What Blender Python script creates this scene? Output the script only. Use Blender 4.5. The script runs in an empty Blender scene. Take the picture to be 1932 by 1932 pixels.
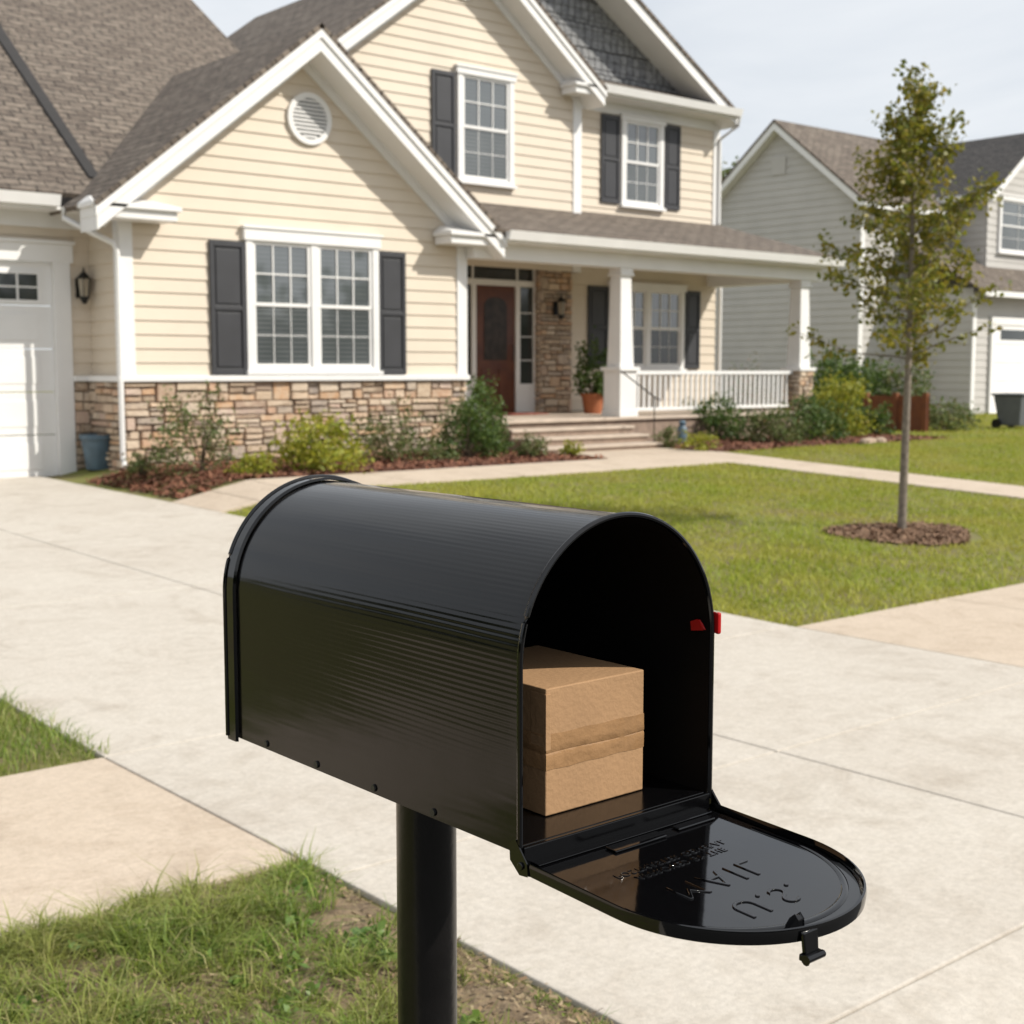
import bpy, math, random
import numpy as np
from mathutils import Vector, Matrix, noise as mnoise
random.seed(7); rng=np.random.default_rng(11)
C=bpy.context.scene.collection
R=math.radians
# ---------------------------------------------------------------- camera model
TH=R(40.2); PI_=R(5.93); FP=2563.0; HC=1.5
sT,cT,sP,cP=math.sin(TH),math.cos(TH),math.sin(PI_),math.cos(PI_)
def ray(x,y):
    xr=(x-966)/FP; yd=(y-966)/FP
    a=cP-yd*sP; return (a*sT+xr*cT, a*cT-xr*sT, -(sP+yd*cP))
def onY(x,y,Y):
    d=ray(x,y); t=Y/d[1]; return d[0]*t, HC+d[2]*t
def onZ(x,y,Z):
    d=ray(x,y); t=(Z-HC)/d[2]; return d[0]*t, d[1]*t
def rect(x0,x1,y0,y1,Y):
    xm=(x0+x1)/2
    return onY(x0,700,Y)[0],onY(x1,700,Y)[0],onY(xm,y1,Y)[1],onY(xm,y0,Y)[1]
cam=bpy.data.cameras.new('camera'); co=bpy.data.objects.new('camera',cam); C.objects.link(co)
co.location=(0,0,HC); co.rotation_euler=(math.pi/2-PI_,0,-TH)
cam.sensor_width=36; cam.lens=36*FP/1932; cam.clip_start=.05; cam.clip_end=2000
cam.dof.use_dof=True; cam.dof.focus_distance=1.22; cam.dof.aperture_fstop=14
bpy.context.scene.camera=co
sc=bpy.context.scene
sc.view_settings.view_transform='Standard'; sc.view_settings.look='None'; sc.view_settings.exposure=0
# ---------------------------------------------------------------- light
SUN_AZ=R(36); SUN_EL=R(41)
sd=Vector((math.sin(SUN_AZ)*math.cos(SUN_EL),-math.cos(SUN_AZ)*math.cos(SUN_EL),math.sin(SUN_EL)))
sl=bpy.data.lights.new('sun','SUN'); sl.energy=4.8; sl.angle=R(.6); sl.color=(1,.94,.835)
so=bpy.data.objects.new('sun',sl); C.objects.link(so); so.rotation_euler=sd.to_track_quat('Z','Y').to_euler()
w=bpy.data.worlds.new('World'); sc.world=w; w.use_nodes=True; nt=w.node_tree; nt.nodes.clear()
N=nt.nodes.new; L=nt.links.new
out=N('ShaderNodeOutputWorld'); bg=N('ShaderNodeBackground'); bg.inputs[1].default_value=.112
sky=N('ShaderNodeTexSky'); sky.sky_type='NISHITA'; sky.sun_disc=False; sky.sun_elevation=SUN_EL
sky.sun_rotation=math.atan2(sd.x,sd.y); sky.air_density=1; sky.dust_density=1.5
tc=N('ShaderNodeTexCoord'); mp=N('ShaderNodeMapping'); mp.inputs['Scale'].default_value=(1,1,3.0)
no=N('ShaderNodeTexNoise'); no.inputs['Scale'].default_value=2.3; no.inputs['Detail'].default_value=7; no.inputs['Roughness'].default_value=.55; no.inputs['Distortion'].default_value=.5
cr=N('ShaderNodeValToRGB'); cr.color_ramp.elements[0].position=.32; cr.color_ramp.elements[1].position=.56
cr.color_ramp.elements[0].color=(.70,.70,.70,1); cr.color_ramp.elements[1].color=(.99,.99,.99,1)
mx=N('ShaderNodeMix'); mx.data_type='RGBA'
L(tc.outputs['Generated'],mp.inputs[0]); L(mp.outputs[0],no.inputs['Vector']); L(no.outputs['Fac'],cr.inputs[0]); L(cr.outputs[0],mx.inputs[0])
L(sky.outputs[0],mx.inputs[6]); mx.inputs[7].default_value=(7.9,8.2,8.55,1); L(mx.outputs[2],bg.inputs[0]); L(bg.outputs[0],out.inputs[0])
# ---------------------------------------------------------------- materials
def newmat(name):
    m=bpy.data.materials.new(name); m.use_nodes=True; t=m.node_tree
    return m,t,t.nodes['Principled BSDF']
def mat(name,col,rough=.6,var=.12,scale=6,bump=.0,bscale=60,metal=0,ior=1.5,col2=None,detail=5,coat=0,spec=.5):
    m,t,b=newmat(name); n=t.nodes; l=t.links
    b.inputs['Roughness'].default_value=rough; b.inputs['Metallic'].default_value=metal; b.inputs['IOR'].default_value=ior
    b.inputs['Coat Weight'].default_value=coat; b.inputs['Specular IOR Level'].default_value=spec
    tcn=n.new('ShaderNodeTexCoord'); nz=n.new('ShaderNodeTexNoise'); nz.inputs['Scale'].default_value=scale; nz.inputs['Detail'].default_value=detail
    l.new(tcn.outputs['Object'],nz.inputs['Vector'])
    r=n.new('ShaderNodeValToRGB'); r.color_ramp.elements[0].position=.3; r.color_ramp.elements[1].position=.7
    c2=col2 or tuple(min(1,c*(1+var)) for c in col); c1=tuple(c*(1-var) for c in col) if not col2 else col
    r.color_ramp.elements[0].color=(*c1,1); r.color_ramp.elements[1].color=(*c2,1)
    l.new(nz.outputs['Fac'],r.inputs[0]); l.new(r.outputs[0],b.inputs['Base Color'])
    if bump:
        nb=n.new('ShaderNodeTexNoise'); nb.inputs['Scale'].default_value=bscale; nb.inputs['Detail'].default_value=4
        l.new(tcn.outputs['Object'],nb.inputs['Vector']); bp=n.new('ShaderNodeBump'); bp.inputs['Strength'].default_value=bump; bp.inputs['Distance'].default_value=.01
        l.new(nb.outputs['Fac'],bp.inputs['Height']); l.new(bp.outputs[0],b.inputs['Normal'])
    return m
def island(name,cols,rough=.8,trans=0,noise=None,bump=0,bscale=40):
    m,t,b=newmat(name); n=t.nodes; l=t.links
    b.inputs['Roughness'].default_value=rough
    g=n.new('ShaderNodeNewGeometry'); r=n.new('ShaderNodeValToRGB'); e=r.color_ramp.elements
    while len(e)<len(cols): e.new(.5)
    for i,c in enumerate(cols): e[i].position=i/(len(cols)-1); e[i].color=(*c,1)
    l.new(g.outputs['Random Per Island'],r.inputs[0]); src=r.outputs[0]
    tcn=n.new('ShaderNodeTexCoord')
    if noise:
        sc_,colN,amt=noise
        nz=n.new('ShaderNodeTexNoise'); nz.inputs['Scale'].default_value=sc_; nz.inputs['Detail'].default_value=4; l.new(tcn.outputs['Object'],nz.inputs['Vector'])
        rr=n.new('ShaderNodeValToRGB'); rr.color_ramp.elements[0].position=.42; rr.color_ramp.elements[1].position=.62
        rr.color_ramp.elements[1].color=(amt,amt,amt,1); l.new(nz.outputs['Fac'],rr.inputs[0])
        mm=n.new('ShaderNodeMix'); mm.data_type='RGBA'; l.new(rr.outputs[0],mm.inputs[0]); l.new(src,mm.inputs[6]); mm.inputs[7].default_value=(*colN,1); src=mm.outputs[2]
    l.new(src,b.inputs['Base Color'])
    if bump:
        nb=n.new('ShaderNodeTexNoise'); nb.inputs['Scale'].default_value=bscale; nb.inputs['Detail'].default_value=5; l.new(tcn.outputs['Object'],nb.inputs['Vector'])
        bp=n.new('ShaderNodeBump'); bp.inputs['Strength'].default_value=bump; bp.inputs['Distance'].default_value=.02
        l.new(nb.outputs['Fac'],bp.inputs['Height']); l.new(bp.outputs[0],b.inputs['Normal'])
    if trans:
        tr=n.new('ShaderNodeBsdfTranslucent'); l.new(src,tr.inputs[0]); ms=n.new('ShaderNodeMixShader'); ms.inputs[0].default_value=trans
        l.new(b.outputs[0],ms.inputs[1]); l.new(tr.outputs[0],ms.inputs[2]); l.new(ms.outputs[0],n['Material Output'].inputs[0])
    return m
def shingle(name,c1,c2,bw=.32,rh=.14,uv=True):
    m,t,b=newmat(name); n=t.nodes; l=t.links; b.inputs['Roughness'].default_value=.9
    tcn=n.new('ShaderNodeTexCoord'); br=n.new('ShaderNodeTexBrick'); br.inputs['Scale'].default_value=1; br.inputs['Brick Width'].default_value=bw; br.inputs['Row Height'].default_value=rh
    br.inputs['Mortar Size'].default_value=.012; br.inputs['Mortar Smooth'].default_value=.7
    br.inputs['Color1'].default_value=(*c1,1); br.inputs['Color2'].default_value=(*c2,1); br.inputs['Mortar'].default_value=(*[c*.2 for c in c1],1)
    d=n.new('ShaderNodeTexNoise'); d.inputs['Scale'].default_value=3.5; d.inputs['Detail'].default_value=3; l.new(tcn.outputs['UV'],d.inputs['Vector'])
    vm=n.new('ShaderNodeVectorMath'); vm.operation='MULTIPLY_ADD'; vm.inputs[1].default_value=(.1,.11,0); l.new(d.outputs['Color'],vm.inputs[0]); l.new(tcn.outputs['UV'],vm.inputs[2])
    l.new(vm.outputs[0],br.inputs['Vector'])
    nz=n.new('ShaderNodeTexNoise'); nz.inputs['Scale'].default_value=9; nz.inputs['Detail'].default_value=6; nz.inputs['Roughness'].default_value=.7; l.new(tcn.outputs['UV'],nz.inputs['Vector'])
    r=n.new('ShaderNodeValToRGB'); r.color_ramp.elements[0].position=.3; r.color_ramp.elements[1].position=.7; r.color_ramp.elements[0].color=(.45,.45,.45,1); r.color_ramp.elements[1].color=(1.55,1.5,1.42,1)
    l.new(nz.outputs['Fac'],r.inputs[0]); mm=n.new('ShaderNodeMix'); mm.data_type='RGBA'; mm.blend_type='MULTIPLY'; mm.inputs[0].default_value=1
    l.new(br.outputs['Color'],mm.inputs[6]); l.new(r.outputs[0],mm.inputs[7]); l.new(mm.outputs[2],b.inputs['Base Color'])
    bp=n.new('ShaderNodeBump'); bp.inputs['Strength'].default_value=.9; bp.inputs['Distance'].default_value=.025; bp.invert=True
    l.new(br.outputs['Fac'],bp.inputs['Height']); bp2=n.new('ShaderNodeBump'); bp2.inputs['Strength'].default_value=.6; bp2.inputs['Distance'].default_value=.03
    l.new(nz.outputs['Fac'],bp2.inputs['Height']); l.new(bp.outputs[0],bp2.inputs['Normal']); l.new(bp2.outputs[0],b.inputs['Normal'])
    return m
M={}
M['cream']=mat('cream_siding',(.635,.555,.455),.55,.035,1.5,.05,30)
M['grey_siding']=mat('grey_siding',(.46,.445,.425),.6,.05,1.5)
M['slate']=shingle('slate_shingle',(.19,.20,.22),(.24,.25,.265),.16,.4)
M['white']=mat('white_paint',(.76,.755,.75),.45,.03,3,.04,50)
M['roof']=shingle('brown_shingle',(.115,.094,.08),(.175,.148,.126))
M['roof_dark']=shingle('dark_shingle',(.055,.053,.055),(.078,.074,.074))
M['roof_strip']=mat('dark_strip',(.025,.023,.023),.8)
M['stone']=island('ledge_stone',[(.25,.18,.13),(.56,.43,.31),(.37,.29,.235),(.62,.52,.41),(.54,.33,.19),(.30,.25,.22),(.60,.49,.38),(.50,.31,.20),(.53,.42,.36)],.85,0,(12,(.60,.49,.37),.5),.8,28)
M['mortar']=mat('mortar',(.20,.16,.125),.95)
M['shutter']=mat('charcoal_shutter',(.036,.037,.043),.5,.1,4)
M['door']=mat('stained_door',(.075,.018,.007),.35,.25,5,col2=(.125,.036,.013))
M['darkmetal']=mat('dark_metal',(.012,.012,.012),.4,.2,metal=.4)
M['lglass']=mat('lantern_glass',(.30,.26,.2),.15,.2)
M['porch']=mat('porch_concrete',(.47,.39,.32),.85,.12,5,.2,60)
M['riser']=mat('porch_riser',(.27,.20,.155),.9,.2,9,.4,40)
M['terracotta']=mat('terracotta',(.33,.11,.045),.8,.15,9)
M['bluepot']=mat('blue_glaze',(.075,.125,.17),.4,.25,6)
M['bark']=mat('bark',(.19,.16,.13),.95,.35,18,.6,60)
M['stem']=mat('stem',(.10,.07,.045),.9,.3,18)
M['fence']=mat('fence_wood',(.20,.065,.022),.8,.3,6,col2=(.12,.04,.02))
M['bin']=mat('bin_plastic',(.10,.11,.12),.55,.1)
def pane_mat(name,slat,dark,pitch,lo,ior=1.75):
    m,t,b=newmat(name); n=t.nodes; l=t.links; b.inputs['Roughness'].default_value=.04; b.inputs['IOR'].default_value=ior
    tcn=n.new('ShaderNodeTexCoord'); sp=n.new('ShaderNodeSeparateXYZ'); l.new(tcn.outputs['Object'],sp.inputs[0])
    wv=n.new('ShaderNodeMath'); wv.operation='MULTIPLY'; wv.inputs[1].default_value=1/pitch; l.new(sp.outputs[2],wv.inputs[0])
    fr=n.new('ShaderNodeMath'); fr.operation='FRACT'; l.new(wv.outputs[0],fr.inputs[0])
    r=n.new('ShaderNodeValToRGB'); r.color_ramp.elements[0].position=.1; r.color_ramp.elements[1].position=.5
    r.color_ramp.elements[0].color=(*dark,1); r.color_ramp.elements[1].color=(*slat,1); l.new(fr.outputs[0],r.inputs[0])
    nz=n.new('ShaderNodeTexNoise'); nz.inputs['Scale'].default_value=1.3; l.new(tcn.outputs['Object'],nz.inputs['Vector'])
    mm=n.new('ShaderNodeMix'); mm.data_type='RGBA'; l.new(nz.outputs['Fac'],mm.inputs[0]); mm.inputs[7].default_value=(*dark,1); l.new(r.outputs[0],mm.inputs[6]); l.new(mm.outputs[2],b.inputs['Base Color'])
    bp=n.new('ShaderNodeBump'); bp.inputs['Strength'].default_value=.05; l.new(nz.outputs['Fac'],bp.inputs['Height']); l.new(bp.outputs[0],b.inputs['Normal'])
    return m
M['pane']=pane_mat('window_glass_blinds',(.17,.185,.19),(.045,.052,.055),.06,0,1.9)
M['pane_up']=pane_mat('window_glass_clear',(.13,.145,.15),(.06,.07,.075),.06,0,2.3)
M['pane_dark']=mat('window_glass_dark',(.035,.04,.04),.05,.3,1.3,ior=1.7)
M['pane_door']=mat('door_glass',(.035,.025,.02),.25,.5,9,ior=1.4)
def concrete(name,base,warm):
    m,t,b=newmat(name); n=t.nodes; l=t.links; b.inputs['Roughness'].default_value=.88
    tcn=n.new('ShaderNodeTexCoord')
    def nz(s,d,r_=.55,dist=0):
        q=n.new('ShaderNodeTexNoise'); q.inputs['Scale'].default_value=s; q.inputs['Detail'].default_value=d; q.inputs['Roughness'].default_value=r_; q.inputs['Distortion'].default_value=dist; l.new(tcn.outputs['Object'],q.inputs['Vector']); return q
    def ramp(src,p0,p1,c0,c1):
        q=n.new('ShaderNodeValToRGB'); q.color_ramp.elements[0].position=p0; q.color_ramp.elements[1].position=p1; q.color_ramp.elements[0].color=(*c0,1); q.color_ramp.elements[1].color=(*c1,1); l.new(src,q.inputs[0]); return q
    a=ramp(nz(.9,8,.65,.4).outputs['Fac'],.3,.7,warm,base)
    f=ramp(nz(45,5,.7).outputs['Fac'],.35,.65,(.88,.88,.88),(1.05,1.05,1.05))
    g=ramp(nz(2.3,9,.72,.9).outputs['Fac'],.28,.50,(.80,.77,.74),(1,1,1))
    k=ramp(nz(260,2).outputs['Fac'],.30,.40,(.72,.70,.68),(1,1,1))
    v=ramp(nz(13,7,.7,.3).outputs['Fac'],.25,.6,(.89,.88,.86),(1.02,1.02,1.02))
    src=a.outputs[0]
    for q in (f,g,k,v):
        mm=n.new('ShaderNodeMix'); mm.data_type='RGBA'; mm.blend_type='MULTIPLY'; mm.inputs[0].default_value=1; l.new(src,mm.inputs[6]); l.new(q.outputs[0],mm.inputs[7]); src=mm.outputs[2]
    l.new(src,b.inputs['Base Color'])
    bp=n.new('ShaderNodeBump'); bp.inputs['Strength'].default_value=.4; bp.inputs['Distance'].default_value=.004; l.new(nz(140,6,.7).outputs['Fac'],bp.inputs['Height']); l.new(bp.outputs[0],b.inputs['Normal'])
    return m
M['concrete']=concrete('drive_concrete',(.535,.495,.44),(.49,.445,.39))
M['walk']=concrete('walk_concrete',(.545,.455,.365),(.49,.405,.32))
M['asphalt']=mat('asphalt',(.05,.05,.05),.9,.25,8,.5,90)
M['soil']=mat('soil_ground',(.15,.115,.06),.95,.3,2.2,.5,40,col2=(.16,.18,.03))
M['dirt']=mat('bare_soil',(.09,.062,.037),.95,.3,16,.9,70,col2=(.24,.175,.105),detail=8)
M['mulch_base']=mat('mulch_base',(.09,.036,.022),.95,.4,25,.8,60)
M['mulch']=island('mulch_chips',[(.10,.035,.02),(.22,.085,.045),(.14,.05,.028),(.28,.13,.075),(.07,.027,.016)],.9)
M['mulch_brown']=island('mulch_brown',[(.12,.065,.04),(.24,.14,.085),(.16,.095,.055),(.30,.19,.12)],.9)
M['grass']=island('lawn_grass',[(.20,.27,.016),(.30,.36,.03),(.38,.40,.045),(.24,.31,.02),(.42,.38,.09)],.7,.35,(.9,(.43,.39,.07),.65))
M['grass_near']=island('verge_grass',[(.09,.17,.02),(.17,.27,.03),(.28,.35,.055),(.12,.21,.025),(.44,.39,.18)],.55,.38,(2.2,(.34,.31,.09),.5))
M['weed']=island('weed_leaf',[(.08,.16,.03),(.13,.22,.04),(.17,.24,.05)],.5,.3)
M['dry']=island('dry_leaves',[(.17,.11,.06),(.28,.20,.11),(.12,.08,.05),(.36,.28,.17)],.9)
M['straw']=island('straw',[(.38,.30,.17),(.28,.21,.11),(.46,.39,.22),(.24,.24,.07)],.8,.2)
def leafm(name,*c,noise=None): return island(name,list(c),.55,.4,noise)
M['leaf_tree']=leafm('tree_leaf',(.10,.13,.018),(.18,.19,.022),(.28,.24,.028),(.14,.16,.02),(.34,.26,.035))
M['leaf_dark']=leafm('dark_leaf',(.04,.085,.016),(.075,.13,.022),(.12,.17,.035))
M['leaf_far']=leafm('far_leaf',(.03,.05,.014),(.05,.075,.02),(.08,.10,.028))
M['leaf_mid']=leafm('mid_leaf',(.07,.115,.03),(.12,.165,.045),(.16,.19,.06),(.19,.13,.07))
M['leaf_yellow']=leafm('yellow_leaf',(.24,.27,.02),(.36,.35,.03),(.19,.24,.025),(.42,.36,.05))
M['leaf_flower']=leafm('flower_leaf',(.08,.13,.035),(.12,.16,.045),(.11,.15,.045),(.46,.28,.26),(.13,.16,.06))
def enamel(name,rough,bump,spec=.42,sy=.12,sc1=26):
    m,t,b=newmat(name); n=t.nodes; l=t.links; b.inputs['Base Color'].default_value=(.0022,.0022,.0026,1); b.inputs['IOR'].default_value=1.5; b.inputs['Specular IOR Level'].default_value=spec
    tcn=n.new('ShaderNodeTexCoord'); mp=n.new('ShaderNodeMapping'); mp.inputs['Scale'].default_value=(1,sy,1); l.new(tcn.outputs['Object'],mp.inputs[0])
    q=n.new('ShaderNodeTexNoise'); q.inputs['Scale'].default_value=sc1; q.inputs['Detail'].default_value=3; q.inputs['Roughness'].default_value=.5; q.inputs['Distortion'].default_value=.3; l.new(mp.outputs[0],q.inputs['Vector'])
    s=n.new('ShaderNodeTexNoise'); s.inputs['Scale'].default_value=9; s.inputs['Detail'].default_value=8; s.inputs['Roughness'].default_value=.7; l.new(tcn.outputs['Object'],s.inputs['Vector'])
    mr=n.new('ShaderNodeMapRange'); mr.inputs['From Min'].default_value=.3; mr.inputs['From Max'].default_value=.75; mr.inputs['To Min'].default_value=rough*.7; mr.inputs['To Max'].default_value=rough*1.7; l.new(s.outputs['Fac'],mr.inputs['Value']); l.new(mr.outputs[0],b.inputs['Roughness'])
    bp=n.new('ShaderNodeBump'); bp.inputs['Strength'].default_value=bump; bp.inputs['Distance'].default_value=.003; l.new(q.outputs['Fac'],bp.inputs['Height']); l.new(bp.outputs[0],b.inputs['Normal'])
    return m
M['enamel']=enamel('black_enamel',.12,.28,.36,.1,20); M['enamel_flat']=enamel('black_enamel_door',.06,.10,.5,.5,14)
M['inner']=mat('black_inner',(.002,.002,.002),.6,.2,spec=.15); M['floor_black']=enamel('black_floor',.14,.2,.35,.5,14)
M['screw']=mat('screw',(.05,.05,.05),.4,.2,metal=.7)
M['red']=mat('red_flag',(.40,.007,.007),.35,.1)
M['card']=mat('cardboard',(.365,.215,.108),.8,.08,14,.12,180,detail=8)
M['tape']=mat('brown_tape',(.31,.178,.085),.12,.08,24,.35,45)
M['envelope']=mat('grey_envelope',(.30,.30,.31),.7,.05)
# ---------------------------------------------------------------- mesh builder
class MB:
    def __init__(s): s.v=[]; s.f=[]; s.uv={}
    def quadbox(s,c):
        i=len(s.v); s.v+=[tuple(p) for p in c]
        for f in ((0,3,2,1),(4,5,6,7),(0,1,5,4),(1,2,6,5),(2,3,7,6),(3,0,4,7)): s.f.append(tuple(i+k for k in f))
    def box(s,x0,x1,y0,y1,z0,z1):
        s.quadbox([(x0,y0,z0),(x1,y0,z0),(x1,y1,z0),(x0,y1,z0),(x0,y0,z1),(x1,y0,z1),(x1,y1,z1),(x0,y1,z1)]); return s
    def face(s,pts,uv=None):
        i=len(s.v); s.v+=[tuple(p) for p in pts]; s.f.append(tuple(range(i,i+len(pts))))
        if uv: s.uv[len(s.f)-1]=uv
    def prism(s,poly,fn,d0,d1):
        n=len(poly); i=len(s.v)
        s.v+=[fn(a,d0,b) for a,b in poly]+[fn(a,d1,b) for a,b in poly]
        s.f.append(tuple(range(i,i+n))); s.f.append(tuple(range(i+2*n-1,i+n-1,-1)))
        for k in range(n): s.f.append((i+k,i+(k+1)%n,i+n+(k+1)%n,i+n+k))
    def tube(s,pts,r,seg=8,cap=True):
        pts=[Vector(p) for p in pts]; rs=r if isinstance(r,(list,tuple)) else [r]*len(pts); i0=len(s.v)
        for k,p in enumerate(pts):
            d=(pts[min(k+1,len(pts)-1)]-pts[max(k-1,0)]).normalized()
            a=d.cross(Vector((0,0,1)) if abs(d.z)<.95 else Vector((1,0,0))).normalized(); b=d.cross(a)
            for j in range(seg):
                t=2*math.pi*j/seg; s.v.append(tuple(p+(a*math.cos(t)+b*math.sin(t))*rs[k]))
        for k in range(len(pts)-1):
            for j in range(seg):
                a=i0+k*seg+j; b=i0+k*seg+(j+1)%seg; s.f.append((a,b,b+seg,a+seg))
        if cap: s.f.append(tuple(range(i0,i0+seg))); s.f.append(tuple(range(i0+(len(pts)-1)*seg,i0+len(pts)*seg)))
        return s
    def lathe(s,c,prof,seg=20):
        i0=len(s.v)
        for r,z in prof:
            for j in range(seg):
                t=2*math.pi*j/seg; s.v.append((c[0]+r*math.cos(t),c[1]+r*math.sin(t),c[2]+z))
        for k in range(len(prof)-1):
            for j in range(seg):
                a=i0+k*seg+j; b=i0+k*seg+(j+1)%seg; s.f.append((a,b,b+seg,a+seg))
        s.f.append(tuple(range(i0,i0+seg))); s.f.append(tuple(range(i0+(len(prof)-1)*seg,i0+len(prof)*seg)))
        return s
    def build(s,name,m,parent=None,origin=None,smooth=False,bevel=0):
        if parent is not None: origin=root_of(parent).location
        o0=origin or (0,0,0)
        me=bpy.data.meshes.new(name); me.from_pydata([(a-o0[0],b-o0[1],c-o0[2]) for a,b,c in s.v],[],s.f)
        if s.uv:
            ul=me.uv_layers.new(name='UVMap')
            for p in me.polygons:
                u=s.uv.get(p.index)
                if u:
                    for li,q in zip(p.loop_indices,u): ul.data[li].uv=q
        me.materials.append(m)
        o=bpy.data.objects.new(name,me); C.objects.link(o)
        if parent is not None: o.parent=parent
        else: o.location=o0
        if smooth:
            for p in me.polygons: p.use_smooth=True
            me.set_sharp_from_angle(angle=R(42)) if hasattr(me,'set_sharp_from_angle') else None
        if bevel:
            b=o.modifiers.new('bevel','BEVEL'); b.width=bevel; b.segments=2; b.limit_method='ANGLE'
        return o
def boxes(name,m,parent,lst,bevel=.004):
    for b in lst: MB().box(*b).build(name,m,parent,bevel=bevel)
def root_of(o):
    while o.parent: o=o.parent
    return o
def thing(name,label,cat,loc=(0,0,0),group=None):
    o=bpy.data.objects.new(name,None); C.objects.link(o); o.location=loc; o.empty_display_size=.1
    return tag(o,label,cat,group)
def tag(o,label,cat,group=None,kind=None):
    o['label']=label; o['category']=cat
    if group: o['group']=group
    if kind: o['kind']=kind
    return o
def npmesh(name,V,F,m,parent=None,origin=(0,0,0)):
    if parent is not None: origin=root_of(parent).location
    V=V-np.array(origin)[None,:]
    k=F.shape[1]; me=bpy.data.meshes.new(name); me.vertices.add(len(V)); me.vertices.foreach_set('co',V.astype(np.float32).ravel())
    me.loops.add(F.size); me.loops.foreach_set('vertex_index',F.astype(np.int32).ravel())
    me.polygons.add(len(F)); me.polygons.foreach_set('loop_start',np.arange(0,F.size,k,dtype=np.int32))
    me.update(calc_edges=True); me.validate(); me.materials.append(m)
    o=bpy.data.objects.new(name,me); C.objects.link(o)
    if parent is not None: o.parent=parent
    else: o.location=origin
    return o
def leaves(name,P,size,m,parent,aspect=.5,up=.0):
    n=len(P); d=rng.normal(size=(n,3)); d[:,2]=d[:,2]*.8+up; d/=np.linalg.norm(d,axis=1)[:,None]
    e=rng.normal(size=(n,3)); s=np.cross(d,e); s/=np.linalg.norm(s,axis=1)[:,None]
    sz=(size*rng.uniform(.6,1.3,n))[:,None]
    V=np.stack([P-d*sz*.5,P+s*sz*.5*aspect,P+d*sz*.5,P-s*sz*.5*aspect],1).reshape(-1,3)
    return npmesh(name,V,np.arange(4*n).reshape(-1,4),m,parent)
# ---------------------------------------------------------------- ground
def cl(a): return max(0.,min(1.,a))
def gz(x,y):
    l=.2*cl((y-5)/11.3); r=.33*cl((y-5)/8); s=cl((x-6.3)/.9); s=s*s*(3-2*s)
    z=l+(r-l)*s
    if y<1.8 and 2.1<=x<=6.3: z-=.1*(1.8-y)/1.1
    return z
gzv=np.vectorize(gz)
xs=[-600,-200,-80,-30,-15,-8]+list(np.arange(-5,2,.5))+[2.05,2.15]+list(np.arange(2.5,6.2,.5))+[6.25,6.35,6.5,6.65,6.8,6.95,7.1,7.25]+list(np.arange(7.5,40,.8))+[45,60,100,250,600]
ys=[.85,1.2,1.8]+list(np.arange(2.2,5,.4))+[5]+list(np.arange(5.5,18,.5))+[22,30,45,80,200,600]
g=MB(); g.v=[(x,y,gz(x,y)) for y in ys for x in xs]; nx=len(xs)
g.f=[(j*nx+i,j*nx+i+1,(j+1)*nx+i+1,(j+1)*nx+i) for j in range(len(ys)-1) for i in range(nx-1)]
def struct(o): o['kind']='structure'; return o
struct(g.build('ground',M['soil'],smooth=True))
m_=MB(); m_.face([(-600,-600,-.13),(600,-600,-.13),(600,.95,-.13),(-600,.95,-.13)]); struct(m_.build('street',M['asphalt']))
k_=MB()
for a,b in ((-60,2.1),(6.3,60)): k_.box(a,b,.68,.86,-.3,.004)
struct(k_.build('kerb',M['concrete'],bevel=.015))
def slab(mb,x0,x1,y0,y1,gap=.004,top=.018,th=.09):
    x0+=gap;x1-=gap;y0+=gap;y1-=gap
    c=[(x0,y0),(x1,y0),(x1,y1),(x0,y1)]
    mb.quadbox([(a,b,gz(a,b)+top-th) for a,b in c]+[(a,b,gz(a,b)+top) for a,b in c])
d=MB()
for xa,xb in ((2.1,4.15),(4.15,6.3)):
    for ya,yb in ((.68,1.8),(1.8,3.3),(3.3,4.93),(4.93,8.2),(8.2,11.6),(11.6,14),(14,16.45)): slab(d,xa,xb,ya,yb)
struct(d.build('driveway',M['concrete'],bevel=.006))
s_=MB(); x=2.1
while x>-30: slab(s_,x-1.9,x,3.5,4.93); x-=1.9
x=6.3
while x<50: slab(s_,x,x+1.55,3.45,4.9); x+=1.55
struct(s_.build('sidewalk',M['walk'],bevel=.006))
p_=MB()
for xa,xb in ((6.3,6.75),(6.75,7.2),(7.2,8.7),(8.7,10.2),(10.2,11.7),(11.7,13.2),(13.2,14.9)): slab(p_,xa,xb,11.85,12.9)
slab(p_,12.6,14.9,12.9,14.2)
for k in range(5): slab(p_,13.75,14.85,4.9+k*1.39,4.9+(k+1)*1.39)
struct(p_.build('walkway',M['walk'],bevel=.006))
gxn,gyn=170,190; s_=MB()
for j in range(gyn):
    for i in range(gxn):
        x=-.1+2.185*i/(gxn-1); y=.9+2.595*j/(gyn-1)
        e=min(x+.1,2.085-x,y-.9,3.495-y); h=.5*mnoise.noise(Vector((x*9,y*9,0)))+.45*mnoise.noise(Vector((x*26,y*26,3)))+.4*mnoise.noise(Vector((x*60,y*60,7)))
        s_.v.append((x,y,.004+min(1,e/.12)*(.012+.020*h)))
for j in range(gyn-1):
    for i in range(gxn-1): a=j*gxn+i; s_.f.append((a,a+1,a+gxn+1,a+gxn))
struct(s_.build('verge_soil',M['dirt'],smooth=True))
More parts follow.
